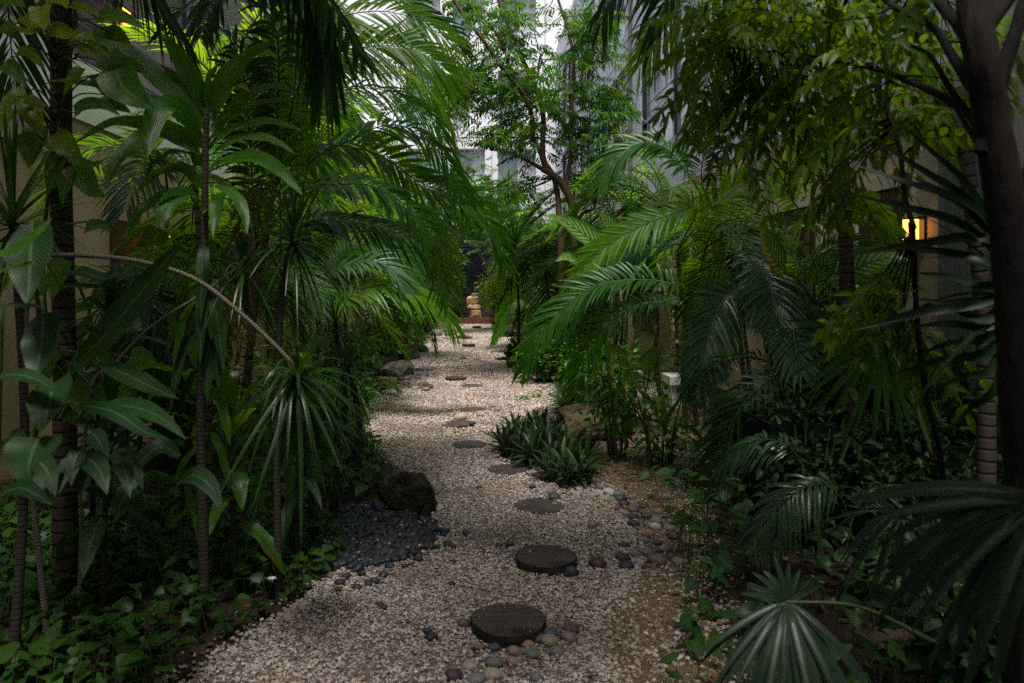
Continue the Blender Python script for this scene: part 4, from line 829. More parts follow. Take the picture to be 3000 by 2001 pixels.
# little palm fronds low on the right
t=thing('palm_seedling','young palm with two arching fronds low on the right, before the black planters','palm',(2.05,4.1,0))
hero(t,None,[(1880,1230),(1850,1080),(1791,1015),(1720,1018),(1655,1075)],4.2,4.6,M['palm_g'],n=28,L=.26,W=0.0109,up=(0,-.5,.85),droop=.75,lift=2,start=.45,nseg=6,rr=.005)
hero(t,None,[(1960,1260),(1935,1150),(1880,1112),(1820,1135),(1760,1195),(1735,1235)],4.0,3.8,M['palm_g'],n=31,L=.24,W=0.0115,up=(.1,-.6,.8),droop=.7,lift=5,start=.35,nseg=6,rr=.005)
hero(t,None,[(1940,1270),(1970,1160),(2030,1110),(2090,1120)],4.2,4.3,M['palm_d'],n=26,L=.24,W=0.0102,up=(0,-.6,.8),droop=.6,start=.4,nseg=5,rr=.005)

# the tall thin palm trunks
def trunk_palm(label,pts,Y,r,crown,nf,keys,s,leaf=None):
    p=[P(a,b_,Y) for a,b_ in pts]; g=np.array([p[0][0],Y,0])
    t=thing('palm_tree',label,'palm',g); mb=MB(); tube(mb,[g-(0,0,.05)]+p+[crown],[r*1.15,r,r*.95,r*.9,r*.85],14,40,wob=.03); mb.build('trunk',M['palmtrunk'],t)
    for j in range(nf):
        inst('frond',random.choice(FR[random.choice(keys)]),t,np.array(crown)-g,(random.gauss(0,.2),random.uniform(-.5,.3),j*2.4+random.gauss(0,.2)),s)
    return t
tl=trunk_palm('dark slender palm trunk on the left wrapped in a yellow-green climbing vine',[(150,1200),(148,800),(140,400),(141,0)],3.75,.056,(-2.1,3.75,3.6),5,('areca_d',),1.35)
hero(tl,(-2.1,3.75,3.6),[(560,-130),(690,-60),(770,20),(830,120)],3.4,3.2,M['palm_d'],n=38,L=.26,W=0.0154,up=(0,-.3,.9),droop=.9,lift=-10,nseg=7)
hero(tl,(-2.1,3.75,3.6),[(420,-160),(600,-110),(700,-40),(738,60),(745,160)],3.5,3.3,M['palm_d'],n=38,L=.42,W=0.0166,up=(.3,-.3,.8),droop=1.4,lift=-15,nseg=7,a1=10,start=.5)
hero(tl,(-2.1,3.75,3.6),[(260,-140),(330,-40),(390,40),(430,110)],3.7,3.9,M['palm_d'],n=41,L=.36,W=0.0128,up=(0,-.4,.9),droop=.6,lift=0,nseg=6)
tr=trunk_palm('slender ringed palm trunk on the right before the dark doors',[(1950,1000),(1942,560),(1928,300),(1912,40)],5.3,.051,(2.55,5.3,4.4),7,('areca','areca_y'),1.3)
hero(tr,(2.55,5.3,4.4),[(1780,-120),(1680,-60),(1590,0),(1520,70),(1470,150)],5.2,5.0,M['palm_y'],n=44,L=.40,W=.010,up=(.2,-.8,.6),droop=.5,lift=0,nseg=6)
hero(tr,(2.55,5.3,4.4),[(1800,-100),(1740,-20),(1670,70),(1625,170),(1595,290)],5.0,4.7,M['palm'],n=44,L=.36,W=.010,up=(-.2,-.8,.5),droop=.6,lift=-5,nseg=6)
hero(tr,(2.55,5.3,4.4),[(1720,-150),(1560,-110),(1440,-60),(1390,10),(1380,60)],5.4,5.4,M['palm_d'],n=44,L=.36,W=.010,up=(0,-.7,.7),droop=.8,lift=-5,nseg=6)
trunk_palm('slanting brown palm trunk behind the big dark tree on the right',[(2262,800),(2215,350),(2183,300),(2120,122),(2099,0)],3.9,.042,(2.2,3.9,3.9),6,('areca_d',),1.2)

# ------------------------------------------------------------------ corn plant and other strap-leaved plants
t=thing('corn_plant','big corn plant on the left with broad glossy strap leaves and an upright crown','plant',(P(470,1100,3.6)[0],3.6,0))
base=np.array(t['_w']); top=P(474,250,3.6)
mb=MB(); tube(mb,[base-(0,0,.03),P(462,1000,3.6),P(466,700,3.6),P(470,450,3.6),top],[.026,.024,.021,.019,.014],12,40); mb.build('stem',M['darkstem'],t)
def c1(x,y): return (.35*x,.35*y)
CL=[  # crop-1 points base..tip, half width px, prof, depth offset at tip
 ([(1335,730),(1290,560),(1180,380),(1090,250),(1045,228)],58,.0,0),([(1395,760),(1440,600),(1560,440),(1720,310),(1835,275)],66,.05,.4),
 ([(1355,720),(1370,560),(1430,430),(1460,440)],52,-.05,0),([(1395,800),(1440,700),(1520,600),(1570,560),(1640,600)],36,-.15,.2),
 ([(1335,850),(1230,700),(1050,540),(820,340),(560,265),(450,300)],50,-.1,.3),([(1330,900),(1130,720),(900,640),(620,560),(350,535),(240,615)],46,-.2,.3),
 ([(1325,930),(1230,770),(1130,690),(1030,740),(980,900),(960,1045)],62,-.35,.5),([(1320,1020),(1180,930),(1030,890),(900,930),(780,1050),(685,1240)],64,-.4,.5),
 ([(1385,900),(1530,760),(1700,680),(1850,660),(2010,700)],34,.1,.2),([(1390,950),(1540,840),(1720,800),(1860,815),(1985,860)],36,-.1,.2),([(1390,1010),(1540,920),(1700,900),(1850,950),(1930,1010)],36,-.15,.2),
 ([(1385,850),(1560,680),(1720,580),(1880,580),(2015,655)],40,.25,.1),([(1340,1090),(1230,1010),(1120,1010),(1010,1080),(960,1170)],42,-.2,.2),([(1330,1240),(1220,1120),(1100,1110),(980,1180),(880,1280)],38,-.1,.1),
 ([(1375,1100),(1520,1040),(1700,1040),(1850,1130),(1985,1280)],46,-.3,.2),([(1320,1300),(1200,1270),(1050,1300),(900,1420),(820,1560)],52,-.35,.2),([(1320,1320),(1240,1270),(1150,1290),(1080,1400),(1020,1500)],54,-.3,.2),
 ([(1350,980),(1200,880),(1000,820),(800,800),(640,850),(430,980)],52,.25,.3),([(1340,800),(1250,640),(1130,560),(960,470),(820,450)],56,.35,.2),([(1360,700),(1300,640),(1260,560),(1180,520),(1050,420)],40,.3,.2),
 ([(1365,1250),(1450,1230),(1540,1290),(1600,1400),(1620,1540)],40,-.2,.2),([(1340,1400),(1380,1350),(1430,1300),(1420,1400),(1400,1560)],46,-.3,.2)]
for pts,hw,dy,tw in CL:
    n=len(pts); p=[P(*c1(*q),3.6+dy*(k/(n-1))) for k,q in enumerate(pts)]
    mb=MB(); leaf_curve(mb,p,hw*.35/FPX*3.6*1.2,'lance',up=(.25*rng.normal(),-.75,.65),n=26,fold=.22,ripple=.14,twist=tw*rng.uniform(-.6,.6)); mb.build('leaf',M['corn'],t)
for k in range(18):
    f=rng.uniform(.32,.72); b_=base+(top-base)*f; az=rng.uniform(2.6,6.8); d=np.array([math.cos(az),math.sin(az)*.7,0]); l=rng.uniform(.34,.52); tt=np.linspace(0,1,6); p=b_+d*(l*(.5*tt))[:,None]+np.array([0,0,1.])*(l*(.42*tt-1.15*tt**2))[:,None]
    mb=MB(); leaf_curve(mb,p,rng.uniform(.028,.040),'lance',up=(d[0]*.7,d[1]*.7,.6),n=18,fold=.2,ripple=.12,twist=rng.normal()*.3); mb.build('leaf',M['broad'] if k%3 else M['corn'],t)
def strapplant(name,label,cat,stems,nl,L,W,mat,group=None,zfrac=(.3,1.),droop=(.35,.9),prof='lance',el=(15,60),bark='darkstem',r=.013,ripple=.12):
    s0=np.array(stems[0][0],float); t=thing(name,label,cat,(s0[0],s0[1],0),group)
    for st in stems:
        mb=MB(); tube(mb,st,[r*1.2,r,r*.8],10,24); mb.build('stem',M[bark],t)
        c=cr(st,50)
        for k in range(nl):
            f=zfrac[0]+(zfrac[1]-zfrac[0])*((k+.5)/nl)**.6; b_=c[min(49,int(f*49))]; az=k*2.4+random.gauss(0,.3); e=R(el[0]+(el[1]-el[0])*(k/nl)+random.gauss(0,8)); d=np.array([math.cos(az)*math.cos(e),math.sin(az)*math.cos(e),math.sin(e)])
            l=L*random.uniform(.75,1.15); dr=random.uniform(*droop)*(1.1-.5*k/nl); tt=np.linspace(0,1,6); p=b_+d*(l*tt)[:,None]/math.sqrt(1+dr*dr)+np.array([0,0,-1])*(l*dr*tt**2)[:,None]
            mb=MB(); leaf_curve(mb,p,W*random.uniform(.8,1.15),prof,up=(0,0,1) if abs(d[2])<.9 else (1,0,0),n=18,fold=.22,ripple=ripple,twist=random.gauss(0,.35)); mb.build('leaf',M[mat],t)
    return t
strapplant('corn_plant','shaded corn plant of hanging leaves below the big upright crown','plant',[[(-1.55,3.9,0),(-1.52,3.9,.6),(-1.45,3.95,1.15)],[(-1.2,3.75,0),(-1.22,3.75,.5),(-1.25,3.8,.95)]],16,.50,.045,'corn')
strapplant('corn_plant','corn plant deep in shade against the left wall','plant',[[(-2.3,4.6,0),(-2.3,4.6,.8),(-2.25,4.6,1.6)]],18,.55,.05,'broad')
strapplant('corn_plant','corn plant with yellowing lower leaves behind the curved branch','plant',[[(-1.0,4.6,0),(-1.02,4.6,.6),(-1.05,4.6,1.1)]],18,.50,.042,'corn')
# big leaves of the dumb cane at the far left edge
t=thing('dumb_cane','large oval leaved plant at the left edge with dark glossy blades','plant',(-1.75,2.6,0))
mb=MB(); tube(mb,[(-1.75,2.6,0),(-1.70,2.55,.5),(-1.62,2.5,1.0),(-1.6,2.5,1.5)],[.03,.026,.02,.014],10,24); mb.build('stem',M['stemg'],t)
def bigleaf(pts,Y0,Y1,hwpx,prof,m=M['broad'],up=(0,-1,.15),rp=.05,stalk=None):
    n=len(pts); p=[P(a,b_,Y0+(Y1-Y0)*k/(n-1)) for k,(a,b_) in enumerate(pts)]; mb=MB(); leaf_curve(mb,p,hwpx/FPX*(Y0+Y1)/2,prof,up=up,n=24,fold=.14,ripple=rp)
    if stalk: tube(mb,[P(*stalk,Y0+.1),(np.array(P(*stalk,Y0+.1))+p[0])/2+np.array([0,0,.03]),p[0]],[.008,.006,.004],6,10,mat=1)
    mb.build('leaf',[m,M['stemg']],t)
bigleaf([(75,510),(72,560),(68,620),(62,700)],2.3,2.15,58,'ovate',stalk=(95,900))
bigleaf([(100,720),(98,770),(88,830),(80,880)],2.35,2.2,46,'ovate',stalk=(80,1000))
bigleaf([(120,880),(115,920),(105,960),(92,993)],2.2,2.05,58,'heart',stalk=(60,1100))
bigleaf([(90,1005),(75,1035),(65,1075),(72,1103)],2.1,2.0,66,'heart',stalk=(20,1150))
bigleaf([(-10,705),(30,700),(70,703),(100,706)],2.0,1.95,14,'lance',up=(0,-.4,.9)); bigleaf([(-20,640),(20,615),(60,606),(85,608)],2.0,1.9,14,'lance',M['corn'],up=(0,-.6,.8)); bigleaf([(-20,590),(40,570),(90,530),(120,500)],1.9,1.95,18,'lance',M['corn'],up=(0,-.7,.7))
bigleaf([(175,835),(250,760),(340,650),(416,555)],2.9,2.7,34,'lance',stalk=(122,884)); bigleaf([(230,833),(290,860),(350,890),(408,915)],2.9,2.7,26,'lance',up=(0,-.6,.8),stalk=(180,825))
bigleaf([(240,928),(310,935),(370,960),(427,1008)],2.6,2.4,26,'ovate',up=(0,-.6,.8),stalk=(180,960)); bigleaf([(180,930),(260,945),(330,990),(390,1010)],2.5,2.3,22,'ovate',up=(0,-.6,.8),stalk=(140,960))
bigleaf([(-20,870),(30,860),(80,870),(140,905)],2.2,2.1,22,'lance',up=(0,-.5,.85)); bigleaf([(-20,1150),(40,1120),(90,1140),(120,1160)],2.0,1.9,26,'ovate',up=(0,-.5,.85)); bigleaf([(140,630),(190,625),(240,640),(300,620)],3.0,2.9,16,'lance',up=(0,-.6,.8)); bigleaf([(130,660),(180,655),(220,660),(245,665)],3.0,2.9,9,'lance',up=(0,-.6,.8))
for k in range(16):
    x,y=random.uniform(-40,420),random.uniform(1000,1180); dx=random.uniform(-120,120); Y=random.uniform(2.5,3.1)
    bigleaf([(x,y),(x+dx*.4,y-20),(x+dx*.8,y+10),(x+dx,y+60)],Y,Y-.15,random.uniform(18,30),'ovate',up=(0,-.5,.85))
# palm with big dark blades at the upper left edge
def rosette(t,c,n,L,W,mat,droop=(.2,.9),el=(-25,80),prof='sword',nseg=8,part='leaf_crown',fold=.25,axis=None,joined=True):
    mb=MB(); k=np.arange(n); az=k*2.39996+rng.normal(0,.15,n); e=np.radians(el[0]+(el[1]-el[0])*(k/n)**.8+rng.normal(0,6,n))
    d=np.stack([np.cos(az)*np.cos(e),np.sin(az)*np.cos(e),np.sin(e)],1)
    if axis is not None:
        q=Vector((0,0,1)).rotation_difference(Vector(axis)); m3=np.array(q.to_matrix()); d=d@m3.T
    b_=np.array(c)+np.array([0,0,-1.])*((1-k/n)*L*.18)[:,None] if axis is None else np.array(c)[None]-np.array(axis)*((1-k/n)*L*.18)[:,None]
    dr=droop[0]+(droop[1]-droop[0])*(1-k/n)+rng.normal(0,.1,n)
    blades(mb,b_,d,np.array([0,0,1.])+rng.normal(0,.2,(n,3)),L*rng.uniform(.75,1.12,n),W,np.maximum(dr,0.02),fold,nseg,prof,side_curl=.06)
    return mb.build(part,M[mat],t)
t=thing('dragon_plant','upright sword leaved dragon plant at the upper left edge','plant',(P(30,500,3.0)[0],3.0,0))
c=P(28,480,3.0); mb=MB(); tube(mb,[np.array(t['_w']),(np.array(t['_w'])+c)/2+(.05,0,0),c],[.022,.018,.014],10,24); mb.build('stem',M['darkstem'],t)
rosette(t,c,26,.46,.013,'spiky',el=(25,88),droop=(.05,.25)); rosette(t,c-(0,0,.05),26,.40,.010,'spiky',el=(-50,15),droop=(.5,.9))
# curved bare branch ending in a drooping head
t=thing('dragon_plant','dragon plant with a long curved bare stem ending in a drooping spiky head','plant',(P(110,1330,3.3)[0],3.3,0))
b0=np.array(t['_w']); mb=MB(); tube(mb,[b0,P(62,1000,3.3),P(60,720,3.3),P(90,600,3.25),P(130,586,3.2),P(245,590,3.2),P(350,607,3.2),P(455,645,3.2),P(560,726,3.2),P(655,817,3.2),P(680,855,3.2)],[.016,.014,.013,.012,.012,.011,.0105,.0105,.010,.0095,.010],12,80,wob=.03); mb.build('stem',M['palebark'],t)
c=P(683,862,3.2); rosette(t,c,56,.44,.0125,'spiky',el=(-35,60),droop=(.55,1.3),axis=(.55,-.3,.6)); rosette(t,c,22,.5,.014,'spiky',el=(-85,-30),droop=(.1,.6))
# upper spiky head
t=thing('dragon_plant','dragon plant with a starburst head just right of the corn plant stem','plant',(P(640,1100,3.7)[0],3.7,0))
c=P(675,540,3.7); b0=np.array(t['_w']); mb=MB(); tube(mb,[b0,P(635,1000,3.7),P(640,800,3.7),P(655,620,3.7),c],[.02,.018,.016,.015,.013],10,40,wob=.03); mb.build('stem',M['darkstem'],t)
rosette(t,c,84,.42,.0085,'spiky',el=(-60,85),droop=(.2,.8))
t=thing('dragon_plant','dragon plant with a thin slanting stem crossing behind the curved branch','plant',(P(180,1180,3.5)[0],3.5,0))
b0=np.array(t['_w']); mb=MB(); tube(mb,[b0,P(203,925,3.5),P(266,834,3.5),P(350,747,3.5),P(472,670,3.5),P(560,600,3.6)],[.011,.010,.009,.008,.007,.007],10,50,wob=.03); mb.build('stem',M['palebark'],t)
rosette(t,P(560,600,3.6),40,.36,.010,'spiky',el=(-40,80),droop=(.3,.9))
for lb,px,py,Y,n,L,W,g in [('dark dragon plant head silhouetted right of the far path',1180,565,13,100,.80,.018,None),('dragon plant with arching thin leaves left of the path beyond the drooping head',770,740,6.4,70,.42,.009,None),('low dragon plant in the left bed beside the gravel',800,840,5.6,60,.36,.009,None),('dragon plant low behind the drooping head by the left gravel edge',745,960,4.9,50,.36,.010,None),('dark dragon plant between the palms beyond the reddish tree',1250,600,12.5,70,.6,.016,None)]:
    c=P(px,py,Y); t=thing('dragon_plant',lb,'plant',(c[0]+.05,Y,0)); mb=MB(); tube(mb,[np.array(t['_w']),(np.array(t['_w'])+c)/2+(.06,0,0),c],[.03,.024,.02],8,16); mb.build('stem',M['darkstem'],t); rosette(t,c,n,L,W,'spiky',el=(-55,80),droop=(.25,.8))

# ------------------------------------------------------------------ climbing vine on the left trunk
t=thing('climbing_vine','yellow-green heart leaved vine climbing the dark palm trunk on the left','vine',(-2.1,3.6,0))
mb=MB(); zz=np.linspace(0,3.4,60); a=zz*2.2; tube(mb,np.stack([-2.09+.07*np.cos(a),3.74+.07*np.sin(a),zz],1),.009,6,160,cap=False); mb.build('stem',M['stemg'],t)
PV=[([(270,40),(265,90),(285,150),(300,200)],75,1.),([(640,120),(720,100),(840,130),(950,195)],66,.2),([(310,210),(380,200),(460,230),(560,200)],70,.5),([(620,250),(560,240),(490,260),(440,310)],50,.7),([(110,350),(180,340),(250,400),(300,465)],48,.95),([(10,170),(60,190),(100,230),(140,270)],60,.1),([(470,30),(520,40),(590,75),(655,90)],38,.8),([(150,110),(170,140),(220,170),(260,180)],36,.8),([(330,-30),(380,-10),(430,20),(440,60)],60,.9),([(490,740),(560,690),(680,690),(790,760)],60,.0),([(760,460),(800,560),(900,650),(1020,720)],130,.0),([(690,360),(760,420),(850,430),(960,470)],90,.0),([(20,-20),(60,0),(120,20),(170,50)],60,.2),([(700,620),(760,680),(820,720),(860,740)],50,.2),([(250,190),(190,210),(120,190),(60,150)],40,.6),([(530,320),(600,330),(700,380),(800,370)],50,.75),([(480,1080),(560,1180),(620,1260),(700,1290)],90,.1),([(560,1500),(610,1480),(680,1480),(740,1530)],50,.1),([(470,1030),(540,1070),(620,1080),(700,1040)],40,.1),([(170,640),(220,670),(270,690),(310,700)],44,.9),([(20,420),(80,450),(140,520),(180,580)],60,.0)]
def vleaf(p,hw,var,prof='heart',up=(0,-.9,.4)):
    mb=MB(); leaf_curve(mb,p,hw,prof,up=up,n=16,fold=.18,ripple=.05,var=var); root=p[0]
    tk=np.array([-2.09,3.70,root[2]+random.uniform(-.12,.12)])
    tube(mb,[tk,(tk+root)/2+np.array([0,-.03,.05]),root],[.005,.004,.003],5,10,mat=1,cap=False); mb.build('leaf',[M['pothos'],M['stemg']],t)
for pts,hw,var in PV:
    Y=random.uniform(3.1,3.5); p=np.array([P(*c1(*q),Y-.03*k) for k,q in enumerate(pts)]); vleaf(p,hw*.35/FPX*Y,var)
for k in range(34):
    px=random.uniform(30,330); py=random.choice([random.uniform(-40,420),random.uniform(480,960)]); Y=random.uniform(3.35,3.8); l=random.uniform(50,85); a=random.uniform(-.6,3.7)
    p=np.array([P(px+math.cos(a)*l*f,py+(math.sin(a)*l*.7+25)*f+15*f*f,Y-.05*f) for f in (0,.33,.66,1)]); vleaf(p,l*.40/FPX*Y,random.random()**2 if py<420 else random.random()*.25,up=(random.gauss(0,.3),-.8,.5))

# ------------------------------------------------------------------ trees
def pathpts(lst,conv,Y,dy=0.): 
    n=len(lst); return np.array([P(*conv(*q),Y+dy*(k/(n-1))) for k,q in enumerate(lst)])
def nearest(br,p):
    best=None
    for b in br:
        d=np.linalg.norm(b-p,axis=1); i=d.argmin()
        if best is None or d[i]<best[0]: best=(d[i],b[i],i)
    return best[1]
def crown(t,br,ends,leafmat,nper,L,pairs,ll,lw,prof='lance',sag=.35,droop=.25,twr=.005,nseg=3,bark='bark',tilt=.5):
    lv=MB(); tw=MB(); B=[];D=[]
    for e in ends:
        a=nearest(br,e); v=e-a; mid=(a+e)/2+rng.normal(0,.06,3)*np.linalg.norm(v); tube(tw,[a,mid,e],[twr*1.6,twr,twr*.4],5,8,cap=False); c=cr([a,mid,e],20); T=unit(np.gradient(c,axis=0))
        for k in range(nper):
            f=.30+.70*(k+random.random()*.6)/nper; i=min(19,int(f*19)); s=np.cross(T[i],[0,0,1.])+1e-6; s/=np.linalg.norm(s); d=T[i]*.55+s*(1 if k%2 else -1)*.8+rng.normal(0,.28,3)
            B.append(c[i]); D.append(d)
    B=np.array(B);D=np.array(D); pinnate(lv,B,D,L*rng.uniform(.7,1.15,len(B)),pairs,ll,lw,droop,sag,nseg,prof,tilt=tilt)
    lv.build('crown',[M[leafmat],M['stemg']],t); tw.build('twigs',M[bark],t)
def c2(x,y): return (783.7+.35*x,.35*y)
YT=11.5
t=thing('tree','reddish forked tree with feathery leaves standing in the middle of the view','tree',(P(1320,600,YT)[0],YT,0))
g=np.array(t['_w'])
LB=[([(1530,1450),(1510,1340),(1460,1220),(1390,1150),(1320,1110)],[.075,.07,.065,.06,.05],0),([(1320,1110),(1250,1070),(1150,1020),(1060,990),(980,985)],[.04,.03,.024,.018,.01],-.3),
 ([(1390,1150),(1330,1060),(1320,960),(1325,780),(1300,640),(1270,560),(1180,370),(1130,250),(1080,130),(1020,-20),(960,-160)],[.055,.05,.046,.044,.042,.04,.036,.033,.03,.026,.02],.4),
 ([(1340,1110),(1300,980),(1260,900),(1250,760),(1190,610),(1130,540),(1050,440),(950,290),(840,150),(720,-20),(640,-140)],[.045,.042,.038,.036,.034,.034,.032,.03,.026,.022,.015],-.5),
 ([(1130,540),(1080,350),(1020,230),(960,150),(900,110)],[.024,.02,.018,.014,.01],-.2),([(1470,1210),(1500,1050),(1510,850),(1512,650),(1522,500),(1520,350),(1480,180),(1420,-10),(1380,-150)],[.04,.036,.034,.032,.03,.028,.026,.022,.016],.3),
 ([(1512,750),(1620,700),(1720,640),(1800,590)],[.02,.016,.012,.007],.1),([(1500,650),(1400,540),(1330,430),(1290,300)],[.016,.013,.010,.006],.2),([(1250,760),(1190,640),(1080,620),(980,600),(880,590)],[.018,.015,.012,.009,.006],-.4),([(1430,1440),(1420,1300),(1395,1170)],[.06,.05,.04],.2),
 ([(1540,1440),(1600,1390),(1660,1360),(1680,1200),(1720,980),(1770,860)],[.03,.026,.022,.018,.014,.008],-.2),([(1600,1180),(1700,1190),(1800,1185),(1900,1170)],[.014,.012,.010,.006],-.3),([(1640,700),(1650,400),(1680,150),(1700,-40)],[.014,.012,.010,.006],-.3)]
mb=MB(); br=[]
b1=pathpts(LB[0][0],c2,YT); tube(mb,[g-(0,0,.05),(g+b1[0])/2+np.array([.05,0,0]),b1[0]],[.10,.085,.076],12,16,wob=.05)
for pts,rs,dy in LB:
    p=pathpts(pts,c2,YT,dy); tube(mb,p,np.array(rs)*.92,9,len(pts)*7,wob=.05); br.append(cr(p,60))
b1=pathpts([(1440,1430),(1440,1560)],c2,YT); tube(mb,[g-(0,0,.05)+(-.15,0,0),b1[0]],[.08,.06],10,12)
mb.build('trunk',M['bark'],t)
ends=[]
for cx,cy,sx,sy,n in [(850,480,200,140,26),(640,640,140,120,18),(1150,300,180,160,24),(1300,500,200,160,24),(1150,800,220,150,26),(1000,820,160,120,14),(1420,700,120,140,14),(1560,380,90,120,12),(1580,560,80,90,8),(1750,250,160,190,26),(1800,650,170,170,24),(1700,830,170,120,18),(1050,60,260,80,20),(800,60,140,70,10),(1200,1000,240,70,16),(1450,1020,200,120,18),(1550,1150,220,100,20),(1300,1220,260,100,22),(1650,1000,180,120,16),(900,650,120,90,10),(1500,120,120,100,8),(1060,600,160,120,12)]:
    for k in range(n):
        x,y=random.gauss(cx,sx*.6),random.gauss(cy,sy*.6)
        if 1200<x<1600 and y>930 and random.random()<.8: continue
        ends.append(P(*c2(x,y),YT+random.gauss(0,.55)+(.9 if y>930 else 0)))
crown(t,br,ends,'neem',3,.34,6,.10,.0145,sag=.4,droop=.3,twr=.006)
# dense leafy understory tree right behind it
def leafy(name,label,cat,c,size,n,leafL,leafW,mat,stems=6,base=(0,0),group=None,pin=None,prof='lance',shape=1.,fold=.18,droop=(.1,.5),h0=.0):
    t=thing(name,label,cat,(c[0]+base[0],c[1]+base[1],0),group); sx,sy,sz=size; zb=c[2] if len(c)>2 else 0
    mb=MB(); br=[]
    for k in range(stems):
        a=random.uniform(0,6.28); p=np.array([[c[0]+base[0]+.08*math.cos(a),c[1]+base[1]+.08*math.sin(a),-.02],[c[0]+.35*sx*math.cos(a),c[1]+.35*sy*math.sin(a),zb+sz*.45],[c[0]+.62*sx*math.cos(a),c[1]+.62*sy*math.sin(a),zb+sz*random.uniform(.7,.95)]]); tube(mb,p,[.014,.010,.004],5,12,cap=False); br.append(cr(p,40))
    mb.build('stem',M['bark' if pin else 'stemg'],t)
    u=rng.normal(size=(n,3)); u=unit(u)*(rng.random((n,1))**(1/2.4)); cl=unit(rng.normal(size=(18,3)))*rng.uniform(.3,1,(18,1)); i=rng.integers(0,18,n); u=.62*u+.38*(cl[i]+rng.normal(0,.18,(n,3)))
    pos=np.array([c[0],c[1],zb+sz*.5])+u*np.array([sx,sy,sz*.55]); pos=pos[pos[:,2]>.04]; n=len(pos)
    d=unit((pos-np.array([c[0],c[1],zb+sz*.3]))*np.array([1,1,.6])+rng.normal(0,.35,(n,3))*max(size)*.8)
    lv=MB()
    if pin: pinnate(lv,pos,d,pin[0]*rng.uniform(.7,1.2,n),pin[1],leafL,leafW)
    else: blades(lv,pos,d,np.array([0,0,1.])+rng.normal(0,.45,(n,3)),leafL*rng.uniform(.6,1.2,n),leafW*rng.uniform(.8,1.15,n),rng.uniform(*droop,n),fold,5,prof)
    lv.build('foliage',[M[mat],M['stemg']],t); return t
leafy('shrub','dense feathery leaved shrub behind the reddish forked tree','shrub',(P(1330,600,13.5)[0],13.8,.6),(1.3,.8,2.4),330,.085,.012,'neem',9,pin=(.34,6))
leafy('shrub','feathery leaved shrub left of the forked tree trunk, over the far path','shrub',(P(1190,600,15.5)[0],16.2,1.6),(1.1,.8,2.4),330,.09,.013,'neem',5,base=(.6,0),pin=(.34,6))
leafy('shrub','feathery green foliage over the top of the slate wall, left of the far path','shrub',(P(1060,440,21)[0],21,2.6),(1.2,.8,2.6),420,.11,.017,'neem',4,base=(-1.2,0),pin=(.4,6))
leafy('shrub','feathery green foliage over the slate wall, right of the far path','shrub',(P(1160,470,22)[0],22.2,2.6),(1.3,.8,2.4),420,.11,.017,'neem',4,base=(.9,0),pin=(.4,6))
leafy('shrub','dark leafy shrub hiding the foot of the reddish forked tree','shrub',(1.7,11.0,0),(.6,.4,1.9),620,.15,.032,'shrub',9)
leafy('shrub','bright lime green bush beside the stacked stones','shrub',(P(1138,660,23.2)[0]-.02,23.2,.35),(.85,.6,1.7),1900,.10,.028,'lime',9,prof='ovate')
leafy('shrub','leafy bush covering the left part of the slate wall above the pool','shrub',(P(1035,600,27.5)[0],27.9,.3),(.75,.5,3.2),900,.20,.05,'shrub',8,prof='ovate')
leafy('shrub','fresh green bush hanging at the upper middle of the slate wall','shrub',(P(1095,480,26.4)[0],28.2,3.0),(1.3,.5,1.5),700,.2,.05,'shrub',7,base=(1.4,0),prof='ovate')
leafy('shrub','small lime sprigs against the slate wall above the lime bush','shrub',(P(1125,560,23.6)[0]+.45,24.0,1.9),(.5,.4,1.6),420,.12,.032,'lime',6,prof='ovate')
leafy('shrub','round leaved bright green shrub at the right edge of the middle path','shrub',(P(1250,800,11.4)[0],11.4,0),(.55,.45,.85),420,.15,.05,'shrub',9,prof='ovate')
leafy('shrub','glossy bright green shrub right of the round leaved one','shrub',(P(1340,810,10.8)[0],10.8,0),(.55,.4,.85),480,.13,.038,'shrub',9,prof='ovate')
leafy('shrub','low leafy plant at the right path edge by the black raised round','shrub',(P(1185,790,13.4)[0],13.4,0),(.30,.3,.62),170,.16,.05,'ground',6,prof='ovate')
leafy('shrub','dark undergrowth beneath the pale arching fronds on the right','shrub',(1.75,9.6,0),(.5,.5,.9),420,.14,.03,'shrub',9)
leafy('shrub','dark leafy undergrowth behind the white bench','shrub',(3.2,10.4,0),(.5,.8,1.2),500,.16,.035,'shrub',9)
leafy('shrub','dark bush at the right of the far path under the palms','shrub',(1.75,14.8,0),(.6,.9,1.2),600,.15,.035,'shrub',9)
leafy('shrub','dark bush at the right of the far path before the lime bush','shrub',(1.75,19.6,0),(.75,1.5,1.5),800,.16,.04,'shrub',9)
leafy('shrub','narrow leaved bush left of the path under the big arching palm','shrub',(-1.35,6.7,0),(.42,.6,.75),560,.15,.018,'shrub',9)
leafy('shrub','pale veined low bush at the left path edge before the pitted rock','shrub',(-1.45,8.4,0),(.42,.6,.62),520,.14,.022,'ground',9)
leafy('shrub','drooping leafy bush behind the pitted pale rock','shrub',(-1.75,10.5,0),(.55,.7,.95),560,.16,.026,'shrub',9)
leafy('shrub','dark bush over the row of left rocks','shrub',(-1.75,13.4,0),(.6,1.0,1.1),700,.16,.03,'shrub',9)
leafy('shrub','dark bush at the far left of the path','shrub',(-1.85,17.5,0),(.7,1.3,1.3),760,.17,.034,'shrub',9)
leafy('shrub','fresh green bush at the far left before the pool','shrub',(-1.55,22.3,0),(.6,1.6,1.3),760,.18,.036,'shrub',9)
leafy('shrub','tall dark bush against the left wall behind the curved branch','shrub',(-2.6,6.4,0),(.6,.8,1.5),520,.2,.035,'broad',9)
leafy('shrub','feathery foliage at the upper left of the white building, behind bright fronds','shrub',(P(960,110,13)[0],13,3.6),(1.3,.8,2.7),260,.09,.014,'neem',4,base=(-1.2,0),pin=(.34,6))
